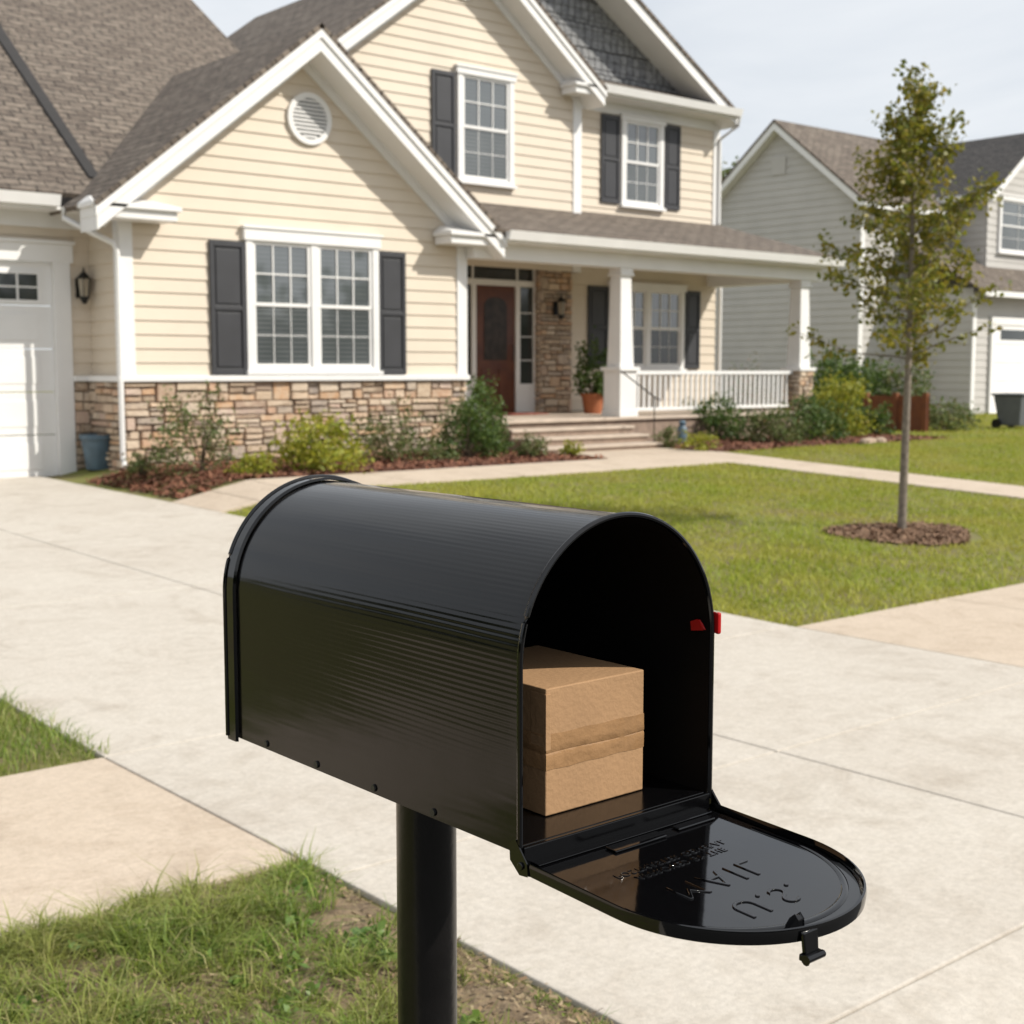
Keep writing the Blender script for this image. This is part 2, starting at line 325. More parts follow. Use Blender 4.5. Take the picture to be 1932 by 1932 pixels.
# ---------------------------------------------------------------- grass
def pn(x,y,s,ph=0):
    return (np.sin(x*s+1.3*ph)+np.sin(y*s*1.17+2.1+ph)+np.sin((x+y)*s*.73+.7*ph)+np.sin((x-1.7*y)*s*1.31+ph*3))/4
def blades(name,x,y,h,wd,m,lean=.5,label='',cat='grass'):
    n=len(x); z=gzv(x,y); a=rng.uniform(0,2*np.pi,n); la=rng.uniform(0,2*np.pi,n)
    h=h*rng.uniform(.5,1.2,n); ln=h*lean*rng.uniform(.1,1.3,n); wd=wd*rng.uniform(.6,1.3,n)
    B=np.stack([x,y,z-.003],1); S=np.stack([np.cos(a)*wd,np.sin(a)*wd,0*a],1)
    Mi=B+np.stack([np.cos(la)*ln*.3,np.sin(la)*ln*.3,h*.6],1); T=B+np.stack([np.cos(la)*ln,np.sin(la)*ln,h*(1-.25*lean*.5)],1)
    V=np.stack([B-S,B+S,Mi-S*.7,Mi+S*.7,T],1).reshape(-1,3); i=np.arange(n)[:,None]*5
    F=np.concatenate([i+np.array([[0,1,3]]),i+np.array([[0,3,2]]),i+np.array([[2,3,4]])],0)
    o=npmesh(name,V,F,m); tag(o,label,cat,kind='stuff'); return o
nt_=3000; cx_=rng.uniform(-.6,2.10,nt_); cy_=rng.uniform(1.2,3.50,nt_)
def bare(x,y): return np.clip((x-1.3)/.5,0,1)*np.clip((3.05-y)/.45,0,1)
den=.60+.75*pn(cx_,cy_,4.2,1)+.5*pn(cx_,cy_,11,2)-bare(cx_,cy_)*.38
k=(rng.uniform(0,1,nt_)<den); cx_,cy_=cx_[k],cy_[k]; per=46
tall=rng.uniform(0,1,len(cx_))
x=np.repeat(cx_,per)+rng.normal(0,.021,len(cx_)*per); y=np.repeat(cy_,per)+rng.normal(0,.021,len(cx_)*per)
hh=np.repeat((.05+.05*np.clip(pn(cx_,cy_,3.3,4)+.3,0,1)+.085*tall**3)*(1-.35*bare(cx_,cy_)),per)
e=np.minimum(3.5-y,2.1-x); hh=hh*np.clip(.55+e*3,.55,1); k=(e>-.06); x,y,hh=x[k],y[k],hh[k]
blades('verge_grass',x,y,hh,.0023,M['grass_near'],1.6,'patchy long green grass round the mailbox post beside the driveway')
n=60000; x=rng.uniform(.2,2.1,n); y=rng.uniform(1.2,3.5,n); k=rng.uniform(0,1,n)<.4+.5*bare(x,y)+.3*pn(x,y,8,6); x,y=x[k],y[k]
blades('dry_thatch',x,y,.026,.0012,M['straw'],3.0,'short straw coloured dead grass lying on the verge soil','dry grass')
# flat leafed weeds among the grass
K=46; wx=rng.uniform(.9,2.0,K); wy=rng.uniform(1.9,3.4,K); P=[];
n=K*16; ii=np.repeat(np.arange(K),16); a=rng.uniform(0,6.28,n); r_=rng.uniform(.005,.04,n)
P=np.stack([wx[ii]+r_*np.cos(a),wy[ii]+r_*np.sin(a),.02+rng.uniform(0,.03,n)],1)
tag(leaves('weeds',P,.032,M['weed'],None,.6,.0),'small broad leafed weeds between the verge grass tufts','weeds',kind='stuff')
n=60000; x=rng.uniform(-1.5,2.13,n)+rng.normal(0,.02,n); y=rng.uniform(4.95,9.5,n)+rng.normal(0,.02,n); k=(rng.uniform(0,1,n)<.8+.4*pn(x,y,3,5))
blades('left_lawn_grass',x[k],y[k],.08,.0025,M['grass_near'],1.3,'green lawn patch left of the driveway')
n=330000; x=6.31+rng.uniform(0,1,n)**1.1*26; y=rng.uniform(4.88,13,n)
vis=(x*cT-y*sT)/(x*sT+y*cT)
k=(vis<.42)&(vis>-.3)&~((y>11.8)&(x<14.95))&~((x>13.7)&(x<14.9))&(((x-10.24)/.72)**2+((y-6.8)/.62)**2>1)&(rng.uniform(0,1,n)<.8+.3*pn(x,y,2,3))
x,y=x[k],y[k]; blades('lawn_grass',x,y,.05+.022*pn(x,y,1.4,2),.0045,M['grass'],1.4,'sunlit yellow green front lawn between driveway and house')
n=36000; x=rng.uniform(17,34,n); y=rng.uniform(13,20,n); vis=(x*cT-y*sT)/(x*sT+y*cT); k=(vis<.42)&~((x<20.6)&(y>12.9)); x,y=x[k],y[k]
blades('side_yard_grass',x,y,.06,.007,M['grass'],1.3,'grass in the side yard between the two houses')
# ---------------------------------------------------------------- mulch
def chips(name,x,y,s,m,label,cat='mulch',lift=.02):
    n=len(x); z=gzv(x,y)+rng.uniform(.005,lift+.015,n); a=rng.uniform(0,2*np.pi,n); ti=rng.normal(0,.35,n); tj=rng.normal(0,.35,n); s=s*rng.uniform(.5,1.4,n)
    P=np.stack([x,y,z],1); D=np.stack([np.cos(a)*s,np.sin(a)*s,ti*s],1); E=np.stack([-np.sin(a)*s*.35,np.cos(a)*s*.35,tj*s*.35],1)
    V=np.stack([P-D-E,P+D-E,P+D+E,P-D+E],1).reshape(-1,3)
    return tag(npmesh(name,V,np.arange(4*n).reshape(-1,4),m),label,cat,kind='stuff')
mb=MB()
def bed(mb,pts,h=.03):
    c=(sum(p[0] for p in pts)/len(pts),sum(p[1] for p in pts)/len(pts)); i=len(mb.v); n=len(pts)
    mb.v+=[(a,b,gz(a,b)-.01) for a,b in pts]+[(c[0]+(a-c[0])*.95,c[1]+(b-c[1])*.93,gz(a,b)+h) for a,b in pts]
    for k in range(n): mb.f.append((i+k,i+(k+1)%n,i+n+(k+1)%n,i+n+k))
    mb.f.append(tuple(range(i+n,i+2*n)))
bed(mb,[(6.45,13.0),(7.6,12.93),(9.5,12.93),(12.2,12.93),(12.55,13.6),(12.6,14.5),(12.6,15.5),(6.9,15.5),(6.45,14.5)])
bed(mb,[(14.95,13.1),(17,13.0),(19,13.0),(20.6,13.3),(21,14.2),(20.8,15.3),(14.95,15.3)])
struct(mb.build('mulch_bed_ground',M['mulch_base']))
n=15000; x=rng.uniform(6.45,12.6,n); y=rng.uniform(12.95,15.4,n); chips('mulch_left_bed',x,y,.03,M['mulch'],'reddish brown bark mulch under the shrubs by the stone wall',lift=.03)
n=9000; x=rng.uniform(14.95,20.9,n); y=rng.uniform(13.02,15.2,n); chips('mulch_right_bed',x,y,.03,M['mulch'],'brown bark mulch in front of the porch railing',lift=.03)
n=4500; r_=np.sqrt(rng.uniform(0,1,n)); a=rng.uniform(0,2*np.pi,n); rm=1+.12*np.sin(3*a+1)
chips('mulch_ring',10.24+r_*rm*np.cos(a)*.72,6.8+r_*rm*np.sin(a)*.56,.022,M['mulch_brown'],'brown mulch ring around the young tree trunk',lift=.015)
n=9000; x=rng.uniform(.7,2.09,n); y=rng.uniform(1.6,3.4,n); k=rng.uniform(0,1,n)<.3+.7*bare(x,y)+.4*pn(x,y,6,3); x,y=x[k],y[k]; chips('soil_litter',x,y,.008,M['dry'],'crumbs of dry leaf litter on the bare soil beside the driveway edge','leaf litter',.02)
# ---------------------------------------------------------------- house helpers
def FR(Y): return lambda u,dd,z:(u,Y-dd,z)
def LF(X): return lambda u,dd,z:(X-dd,u,z)
def RT(X): return lambda u,dd,z:(X+dd,u,z)
def siding(mb,fn,u0,u1,z0,z1,course=.17,gable=None,uv=False):
    z=z0
    def lim(zz):
        if not gable: return u0,u1
        h=max(0,(gable[1]-zz)/gable[2]); return max(u0,gable[0]-h),min(u1,gable[0]+h)
    while z<z1-.001:
        t=min(z+course,z1); a,b=lim(z); c,e=lim(t)
        if b-a<.01: break
        if e<c: c=e=(c+e)/2
        pts=[fn(a,.020,z),fn(b,.020,z),fn(e,.003,t),fn(c,.003,t)]
        mb.face(pts,[(a,z),(b,z),(e,t),(c,t)] if uv else None); mb.face([fn(a,-.01,z),fn(b,-.01,z),fn(b,.020,z),fn(a,.020,z)])
        z=t
def stones(mb,fn,u0,u1,z0,z1,dmax=.06):
    def one(a,b,za,zb):
        a=max(a,u0)+.004; b=min(b,u1)-.004
        if b-a<.02: return
        dp=random.uniform(.015,dmax); j=lambda q=.010:random.uniform(0,q)
        q=[(a+j(),za+.003+j()),(b-j(),za+.003+j()),(b-j(),zb-.003-j()),(a+j(),zb-.003-j())]
        i=len(mb.v); mb.v+=[fn(p[0],0,p[1]) for p in q]+[fn(p[0]+(.010 if k in(0,3) else -.010),dp+random.uniform(-.007,.007),p[1]+(.008 if k<2 else -.008)) for k,p in enumerate(q)]
        for f in ((4,5,6,7),(0,1,5,4),(1,2,6,5),(2,3,7,6),(3,0,4,7)): mb.f.append(tuple(i+k for k in f))
    z=z0
    while z<z1-.02:
        H_=min(random.uniform(.15,.24),z1-z)
        if z1-(z+H_)<.09: H_=z1-z
        u=u0-random.uniform(0,.15)
        while u<u1:
            l=random.uniform(.16,.5); n=random.choice([2,2,2,3,3]) if H_>.13 else random.choice([1,2])
            if random.random()<.12: n=1; l=min(l,.26)
            cuts=sorted([0,1]+[ (k+random.uniform(-.18,.18))/n for k in range(1,n)])
            for k in range(n):
                za,zb=z+H_*cuts[k],z+H_*cuts[k+1]
                if l>.28 and random.random()<.5:
                    m_=u+l*random.uniform(.35,.65); one(u,m_,za,zb); one(m_,u+l,za,zb)
                else: one(u,u+l,za,zb)
            u+=l
        z+=H_
def roof(mb,pts,th=.06):
    p=[Vector(q) for q in pts]; e=(p[1]-p[0]).normalized(); nrm=(p[1]-p[0]).cross(p[-1]-p[0]).normalized(); v=nrm.cross(e)
    if nrm.z<0: nrm=-nrm
    if v.z<0: v=-v
    uv=[((q-p[0]).dot(e)+p[0].x*.37,(q-p[0]).dot(v)) for q in p]
    mb.face(p,uv); lo=[q-nrm*th for q in p]; mb.face(lo,uv)
    for k in range(len(p)):
        a,b=k,(k+1)%len(p); mb.face([p[a],p[b],lo[b],lo[a]],[uv[a],uv[b],uv[b],uv[a]])
def vband(mb,fn,uc,za,half,slope,drop,d0,d1,lo=0):
    poly=[(uc-half,za-half*slope),(uc,za),(uc+half,za-half*slope),(uc+half,za-half*slope-drop),(uc,za-drop),(uc-half,za-half*slope-drop)]
    for side in (poly[:2]+poly[4:6], [poly[1],poly[2],poly[3],poly[4]]): mb.prism(side,fn,d0,d1)
def window(root,x0,x1,z0,z1,Y,units=1,cols=3,rows=2,trim=.10,header=.14,pane=None,pane_up=None):
    pane=pane or M['pane']; pane_up=pane_up or M['pane_up']; t=MB()
    t.box(x0,x0+trim,Y-.065,Y+.01,z0,z1); t.box(x1-trim,x1,Y-.065,Y+.01,z0,z1)
    t.box(x0-.03,x1+.03,Y-.085,Y+.01,z1,z1+header); t.box(x0-.05,x1+.05,Y-.105,Y+.01,z1+header,z1+header+.03)
    t.box(x0-.03,x1+.03,Y-.11,Y+.01,z0-.05,z0); t.box(x0+trim,x1-trim,Y-.06,Y+.01,z0,z0+.05)
    iw=(x1-x0-2*trim-(units-1)*.11)/units
    for k in range(1,units): 
        a=x0+trim+k*iw+(k-1)*.11; t.box(a,a+.11,Y-.062,Y+.01,z0+.05,z1)
    wo=t.build('window',M['white'],root,bevel=.004)
    for k in range(units):
        a=x0+trim+k*(iw+.11); b=a+iw; zb,zt=z0+.05,z1; zm=(zb+zt)/2; f=.045
        for (za,zc,off,pm,mw) in ((zm-.02,zt,.045,pane_up,.009),(zb,zm+.02,.036,pane,.005)):
            s=MB()
            s.box(a,a+f,Y-off,Y,za,zc); s.box(b-f,b,Y-off,Y,za,zc); s.box(a+f,b-f,Y-off,Y,za,za+f); s.box(a+f,b-f,Y-off,Y,zc-f,zc)
            for c in range(1,cols): 
                q=a+f+(b-a-2*f)*c/cols; s.box(q-mw,q+mw,Y-off+.005,Y-.026,za+f,zc-f)
            for r in range(1,rows):
                q=za+f+(zc-za-2*f)*r/rows; s.box(a+f,b-f,Y-off+.006,Y-.0265,q-mw,q+mw)
            s.build('sash',M['white'],wo)
            g_=MB(); zz0,zz1=(zm,zt) if za>zb else (zb,zm)
            g_.face([(a,Y-.0235,zz0),(b,Y-.0235,zz0),(b,Y-.0235,zz1),(a,Y-.0235,zz1)]); g_.build('pane',pm,wo)
    return wo
def shutter(root,x0,x1,z0,z1,Y):
    s=MB(); f=.055; y1=Y-.02; y0=Y-.055
    s.box(x0,x0+f,y0,y1,z0,z1); s.box(x1-f,x1,y0,y1,z0,z1)
    zm=z0+(z1-z0)*.5
    for a,b in ((z0,z0+f*1.3),(zm-f/2,zm+f/2),(z1-f*1.3,z1)): s.box(x0+f,x1-f,y0,y1,a,b)
    s.box(x0+f,x1-f,y0+.022,y1,z0+f*1.3,z1-f*1.3)
    for a,b in ((z0+f*1.3,zm-f/2),(zm+f/2,z1-f*1.3)): s.box(x0+f+.03,x1-f-.03,y0+.008,y0+.022,a+.03,b-.03)
    s.build('shutter',M['shutter'],root,bevel=.004)
def lantern(root,x,Y,z,h=.4):
    s=MB(); s.box(x-.05,x+.05,Y-.03,Y-.0,z-.12,z+.12); s.tube([(x,Y-.02,z+.06),(x,Y-.09,z+.17),(x,Y-.15,z+.2)],.01,6)
    c=(x,Y-.15,z); s.lathe(c,[(.01,.24),(.015,.19),(.04,.17),(.10,.11),(.085,.105)],6)
    s.lathe(c,[(.06,-.14),(.062,-.11),(.03,-.19),(.005,-.2)],6)
    for k in range(6):
        t=k*math.pi/3; s.tube([(x+.06*math.cos(t),Y-.15+.06*math.sin(t),z-.12),(x+.085*math.cos(t),Y-.15+.085*math.sin(t),z+.11)],.005,4)
    o=s.build('wall_lantern',M['darkmetal'],root); q=MB(); q.lathe(c,[(.052,-.12),(.076,.105)],6); q.build('lantern_glass',M['lglass'],o)
# ================================================================ MAIN HOUSE
H=thing('house','two storey cream sided house with stone base, front porch and brown shingle roofs','house',(9.6,15.5,.33))
W1,W2,W3,W4=15.5,16.4,17.5,17.8
XL,XR,XC,ZA,SL=7.0,12.2,9.55,5.86,.8
b=MB(); siding(b,FR(W1),XL,XR,1.43,5.7,gable=(XC,ZA-.12,SL)); siding(b,LF(XL),W1,W2,1.43,3.45); siding(b,RT(XR),W1,W4,.8,3.5)
siding(b,FR(W2),6.7,XL,1.43,3.42); siding(b,FR(W2),-1.2,6.7,2.95,3.42)
b.build('siding_wall',M['cream'],H)
b=MB(); siding(b,FR(W3),11.4,16.3,3.2,8.2,gable=(13.77,8.33-.12,.75)); siding(b,LF(11.4),W3,25,3.2,6.3); siding(b,RT(16.3),W3,W4,3.2,6.3)
b.build('siding_wall',M['cream'],H)
b=MB(); siding(b,FR(W4),16.3,20.2,3.2,6.3); siding(b,RT(20.2),W4,25,.3,6.3); b.build('siding_wall',M['cream'],H)
b=MB(); siding(b,FR(W4),12.2,20.2,.8,3.5); b.build('porch_wall',M['cream'],H)
b=MB(); siding(b,FR(17.95),12.2,19.9,6.35,8.7,course=.16,gable=(16.2,8.53,.6),uv=True); b.build('slate_gable_wall',M['slate'],H)
b=MB(); stones(b,FR(W1-.02),XL-.02,XR,.2,1.37); stones(b,LF(XL-.02),W1-.02,W2,.1,1.37); stones(b,FR(W2-.02),6.74,XL-.03,.1,1.37,.04)
b.build('stone_base',M['stone'],H)
b=MB(); b.box(XL-.02,XR,W1-.021,W1+.1,.1,1.37); b.box(XL-.021,XL+.1,W1,W2,.05,1.37); b.box(6.74,XL-.02,W2-.02,W2+.1,.05,1.37); b.build('mortar_bed',M['mortar'],H)
b=MB(); b.box(XL-.10,XR+.02,W1-.11,W1,1.37,1.44); b.box(XL-.10,XL,W1,W2-.09,1.37,1.44); b.box(6.74,XL-.0,W2-.09,W2,1.372,1.438); b.build('stone_cap_ledge',M['white'],H,bevel=.008)
boxes('trim_board',M['white'],H,[(XL-.025,XL+.15,W1-.035,W1-.0,1.44,3.5),(XL-.03,XL-.001,W1+.001,W1+.12,1.44,3.4),(XR-.15,XR+.03,W1-.035,W1,1.44,3.5),(XR,XR+.03,W1+.001,W1+.12,.8,3.4),
 (16.14,16.33,W3-.035,W3,3.2,6.3),(16.3,16.335,W3+.001,W3+.29,3.2,6.3),(20.06,20.235,W4-.035,W4,4.1,6.3),(16.34,20.06,W4-.035,W4-.001,6.05,6.3),(-1.2,6.97,W2-.035,W2,3.22,3.42)])
b=MB()
roof(b,[(XC-3.06,15.0,ZA-SL*3.06),(XC-3.06,19.8,ZA-SL*3.06),(XC,19.8,ZA),(XC,15.0,ZA)]); roof(b,[(XC+3.06,15.0,ZA-SL*3.06),(XC+3.06,19.0,ZA-SL*3.06),(XC,19.0,ZA),(XC,15.0,ZA)])
b.build('gable_roof',M['roof'],H)
b=MB(); roof(b,[(-2,15.93,3.6),(11.38,15.93,3.6),(11.38,23,3.6+.7*7.07),(-2,23,3.6+.7*7.07)]); b.build('garage_roof',M['roof'],H)
b=MB(); roof(b,[(6.98,16.25,3.86),(7.12,16.25,3.86),(7.42,22.9,3.64+.7*6.97),(7.22,22.9,3.64+.7*6.97)],.03); b.build('roof_dark_strip',M['roof_strip'],H)  # thin dark raised strip running up the garage roof slope
b=MB(); roof(b,[(13.77-2.75,17.02,8.33-.75*2.75),(13.77-2.75,24,8.33-.75*2.75),(13.77,24,8.33),(13.77,17.02,8.33)]); roof(b,[(13.77+2.75,17.02,8.33-.75*2.75),(13.77+2.75,24,8.33-.75*2.75),(13.77,24,8.33),(13.77,17.02,8.33)]); b.build('upper_gable_roof',M['roof'],H)
b=MB(); roof(b,[(16.2+4.07,17.3,8.78-.6*4.07),(16.2+4.07,25,8.78-.6*4.07),(16.2,25,8.78),(16.2,17.3,8.78)]); roof(b,[(16.2-3,17.9,8.78-.6*3),(16.2-3,25,8.78-.6*3),(16.2,25,8.78),(16.2,17.9,8.78)])
b.build('main_roof',M['roof'],H)
b=MB(); roof(b,[(16.42,17.28,6.40),(20.2,17.28,6.40),(20.1,17.98,6.66),(16.42,17.98,6.66)],.04); b.build('skirt_roof',M['roof'],H)
b=MB(); roof(b,[(12.35,14.98,3.50),(20.36,14.98,3.50),(20.26,17.8,4.30),(12.35,17.8,4.30)],.05); b.build('porch_roof',M['roof'],H)
b=MB(); vband(b,FR(W1),XC,ZA-.075,3.02,SL,.27,.0,.47); vband(b,FR(W1),XC,ZA-.34,2.75,SL,.14,-.0,.04); vband(b,FR(W1),XC,ZA-.068,3.04,SL,.11,.47,.495); b.build('rake_board',M['white'],H)
b=MB(); vband(b,FR(W3),13.77,8.33-.075,2.71,.75,.25,.0,.45); vband(b,FR(W3),13.77,8.33-.33,2.4,.75,.13,0,.04); vband(b,FR(W3),13.77,8.33-.068,2.73,.75,.10,.45,.475); b.build('rake_board',M['white'],H)
b=MB(); b.prism([(16.2,8.71),(20.24,8.71-.6*4.04),(20.24,8.71-.6*4.04-.2),(16.2,8.51)],FR(17.95),.0,.62); b.build('rake_board',M['white'],H)
def ret(x0,x1,y0,y1,z0,z1):
    b=MB(); b.box(x0,x1,y0,y1,z0,z1-.05); b.box(x0-.04,x1+.04,y0-.05,y1,z1-.05,z1)
    b.quadbox([(x0-.04,y0-.05,z1+.001),(x1+.04,y0-.05,z1+.001),(x1+.04,y1,z1+.001),(x0-.04,y1,z1+.001),(x0+.08,y1-.06,z1+.1),(x1-.15,y1-.06,z1+.1),(x1-.15,y1,z1+.1),(x0+.08,y1,z1+.1)])
    b.build('eave_return',M['white'],H,bevel=.006)
ret(6.52,7.55,15.08,W1-.04,3.26,3.42); ret(11.65,12.5,15.08,W1-.04,3.26,3.42); ret(15.85,16.5,17.1,W3-.04,6.14,6.3)
def gutter(x0,x1,Y,z):
    q=MB(); q.prism([(0,0),(.10,0),(.14,.13),(.12,.13),(.12,.115),(0,.115)],lambda u,dd,zz:(dd,Y-u,z+zz),x0,x1); q.build('gutter',M['white'],H)
gutter(-1.9,6.45,15.97,3.43); gutter(12.56,20.36,15.02,3.35); gutter(16.5,20.22,17.32,6.26)
boxes('soffit',M['white'],H,[(-1.9,6.98,15.96,W2,3.40,3.43),(12.56,20.34,14.99,15.3,3.32,3.35),(16.5,20.2,17.3,W4,6.23,6.26)],0)
def spout(pts): MB().tube(pts,.035,8).build('downspout',M['white'],H,smooth=True)
spout([(6.5,15.9,3.42),(6.5,15.9,3.3),(6.72,15.62,3.12),(6.9,15.44,3.0),(6.93,15.42,2.9),(6.93,15.42,.45),(6.9,15.3,.36)])
spout([(20.2,17.25,6.26),(20.2,17.3,6.1),(20.2,17.74,5.9),(20.2,17.74,4.3)]); spout([(20.28,17.74,3.4),(20.28,17.74,.5)])
vx,vz=onY(581,225,W1); q=MB(); rr=.33; n=32
for k in range(n):
    a0,a1=2*math.pi*k/n,2*math.pi*(k+1)/n
    P=lambda r,a,dd:(vx+r*math.cos(a),W1-dd,vz+r*math.sin(a))
    for (ra,da,rb,db) in ((rr,0,rr,.06),(rr,.06,rr-.07,.06),(rr-.07,.06,rr-.07,.02)): q.face([P(ra,a0,da),P(ra,a1,da),P(rb,a1,db),P(rb,a0,db)])
vo=q.build('gable_vent',M['white'],H); q=MB(); z=vz-.24
while z<vz+.23:
    hw=math.sqrt(max(0,.262**2-(z-vz)**2)); q.quadbox([(vx-hw,W1-.058,z),(vx+hw,W1-.058,z),(vx+hw,W1-.022,z+.03),(vx-hw,W1-.022,z+.03),(vx-hw,W1-.058,z+.022),(vx+hw,W1-.058,z+.022),(vx+hw,W1-.022,z+.04),(vx-hw,W1-.022,z+.04)]); z+=.05
q.build('louvre',M['white'],vo)
q=MB(); q.face([(vx+.27*math.cos(2*math.pi*k/24),W1-.0215,vz+.27*math.sin(2*math.pi*k/24)) for k in range(24)]); q.build('vent_backing',M['bin'],vo)
q=MB()
for k in range(n):
    a0,a1=2*math.pi*k/n,2*math.pi*(k+1)/n; zz=7.62
    P=lambda r,a,dd:(13.77+r*math.cos(a),W3-dd,zz+r*math.sin(a))
    for (ra,da,rb,db) in ((.28,0,.28,.06),(.28,.06,.2,.06),(.2,.06,0.01,.03)): q.face([P(ra,a0,da),P(ra,a1,da),P(rb,a1,db),P(rb,a0,db)])
q.build('gable_vent',M['white'],H)
a=rect(464,712,462,700,W1); window(H,a[0],a[1],a[2],a[3],W1,units=2,header=.15)
a=rect(397,466,453,707,W1); s0=rect(708,763,478,704,W1)
zlo,zhi=onY(430,707,W1)[1],onY(430,455,W1)[1]
shutter(H,a[0],a[1]-.02,zlo,zhi,W1); shutter(H,s0[0]+.03,s0[1],zlo,zhi,W1)
a=rect(862,966,148,346,W3); window(H,a[0],a[1],a[2],a[3],W3,header=.1); s0=rect(815,861,147,330,W3); shutter(H,s0[0],s0[1]-.03,a[2],a[3],W3)
a=rect(1166,1244,232,390,W4); window(H,a[0],a[1],a[2],a[3],W4,header=.08)
s0=rect(1129,1165,225,380,W4); shutter(H,s0[0],s0[1]-.03,a[2],a[3]+.05,W4); s0=rect(1245,1274,245,395,W4); shutter(H,s0[0]+.03,s0[1]+.02,a[2],a[3]+.05,W4)
a=rect(1146,1286,548,696,W4); window(H,a[0],a[1],a[2],a[3],W4,units=2,header=.1,pane=M['pane_dark'])
s0=rect(1110,1145,545,695,W4); shutter(H,s0[0]-.05,s0[1]-.02,a[2],a[3]+.03,W4); s0=rect(1287,1312,555,692,W4); shutter(H,s0[0]+.02,s0[1]+.06,a[2],a[3]+.03,W4)
gd=MB(); gx0,gx1,gz0,gz1=1.6,6.53,.2,2.81; sec=(gz1-gz0)/5
for k in range(5):
    z0=gz0+k*sec; gd.box(gx0,gx1,W2+.02,W2+.06,z0+.006,z0+sec-.006)
    if k<4:
        for j in range(4):
            a0=gx0+.12+j*(gx1-gx0-.12)/4; gd.box(a0,a0+1.02,W2+.012,W2+.02,z0+.1,z0+sec-.1)
gdo=gd.build('garage_door',M['white'],H,bevel=.006)
for j in range(4):
    a0=gx0+.16+j*(gx1-gx0-.12)/4; q=MB(); q.box(a0,a0+.98,W2+.012,W2+.0195,2.35,2.66); q.build('pane',M['pane_dark'],gdo)
    q=MB(); q.box(a0-.04,a0+1.02,W2+.0,W2+.018,2.66,2.70); q.box(a0-.04,a0+1.02,W2,W2+.018,2.31,2.35); q.box(a0-.04,a0,W2,W2+.018,2.35,2.66); q.box(a0+.98,a0+1.02,W2,W2+.018,2.35,2.66)
    for c in range(1,4): q.box(a0+.98*c/4-.012,a0+.98*c/4+.012,W2+.002,W2+.012,2.35,2.66)
    q.box(a0,a0+.98,W2+.003,W2+.0115,2.495,2.515); q.build('window_grille',M['white'],gdo)
q=MB(); q.box(6.53,6.74,W2-.05,W2+.08,.05,3.03); q.box(1.4,1.6,W2-.05,W2+.08,.05,3.03); q.box(1.4,6.78,W2-.055,W2+.08,2.81,3.03) ; q.box(1.35,6.8,W2-.09,W2,3.03,3.07); q.build('garage_door_trim',M['white'],H,bevel=.005)
q=MB(); siding(q,FR(W2),-1.2,1.4,.2,2.95); q.build('siding_wall',M['cream'],H)
lx,lz=onY(155,543,W2-.1); lantern(H,lx,W2-.01,lz)
# porch
PF=.78
q=MB(); q.box(12.2,20.35,15.15,W4,PF-.05,PF); q.build('porch_floor',M['porch'],H,bevel=.01)
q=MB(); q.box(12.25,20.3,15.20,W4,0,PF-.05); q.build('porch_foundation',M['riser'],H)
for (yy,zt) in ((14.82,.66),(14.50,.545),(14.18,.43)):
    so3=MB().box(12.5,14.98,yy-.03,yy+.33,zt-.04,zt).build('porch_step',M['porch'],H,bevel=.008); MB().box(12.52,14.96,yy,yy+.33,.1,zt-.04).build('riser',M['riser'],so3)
q=MB(); q.box(12.2,20.2,15.27,15.55,3.10,3.33); q.box(19.95,20.2,15.55,W4,3.10,3.33); q.build('porch_beam',M['white'],H,bevel=.006)
q=MB(); q.box(12.2,20.3,15.55,W4,3.335,3.36); q.build('porch_ceiling',M['white'],H)
q=MB(); q.face([(20.22,15.05,3.36),(20.22,W4,3.36),(20.22,W4,4.22)]); q.build('porch_end_wall',M['cream'],H)
def column(xc,yc,stone=False):
    s=MB()
    def fr(a,b_,z0,z1): s.quadbox([(xc-a,yc-a,z0),(xc+a,yc-a,z0),(xc+a,yc+a,z0),(xc-a,yc+a,z0),(xc-b_,yc-b_,z1),(xc+b_,yc-b_,z1),(xc+b_,yc+b_,z1),(xc-b_,yc+b_,z1)])
    fr(.15,.115,1.56,2.98); fr(.15,.15,2.98,3.02); fr(.135,.135,3.02,3.10); fr(.225,.225,1.5,1.56)
    if not stone: fr(.185,.185,PF+.1,1.5); fr(.205,.205,PF,PF+.1)
    o=s.build('porch_column',M['white'],H,bevel=.006)
    if stone:
        t=MB(); t.box(xc-.17,xc+.17,yc-.17,yc+.17,.3,1.5); t.build('pedestal_core',M['mortar'],o)
        t=MB(); stones(t,FR(yc-.17),xc-.2,xc+.2,.3,1.5,.04); stones(t,LF(xc-.17),yc-.2,yc+.2,.3,1.5,.04); stones(t,RT(xc+.17),yc-.2,yc+.2,.3,1.5,.04); t.build('stone_pedestal',M['stone'],o)
cx1=onY(1171,600,15.42)[0]; cx2=onY(1508,600,15.42)[0]
column(cx1,15.42); column(cx2,15.42,True)
rlo=MB().box(cx1+.18,cx2-.2,15.38,15.46,1.44,1.50).build('porch_railing',M['white'],H,bevel=.004)
MB().box(cx1+.18,cx2-.2,15.39,15.45,.86,.91).build('bottom_rail',M['white'],rlo,bevel=.004)
xx=cx1+.28
while xx<cx2-.25: MB().box(xx-.017,xx+.017,15.403,15.437,.91,1.44).build('baluster',M['white'],rlo); xx+=.125
q=MB(); q.tube([(15.02,15.15,1.5),(15.02,14.45,1.12),(15.02,14.3,1.06)],.011,8); q.tube([(15.02,14.42,.3),(15.02,14.42,1.1)],.009,6); q.build('handrail',M['darkmetal'],H,smooth=True)
dx0,dx1=onY(893,650,W4)[0],onY(968,650,W4)[0]; dt=PF+2.14
q=MB(); fx0,fx1=dx0-.42,onY(1015,650,W4)[0]-.02
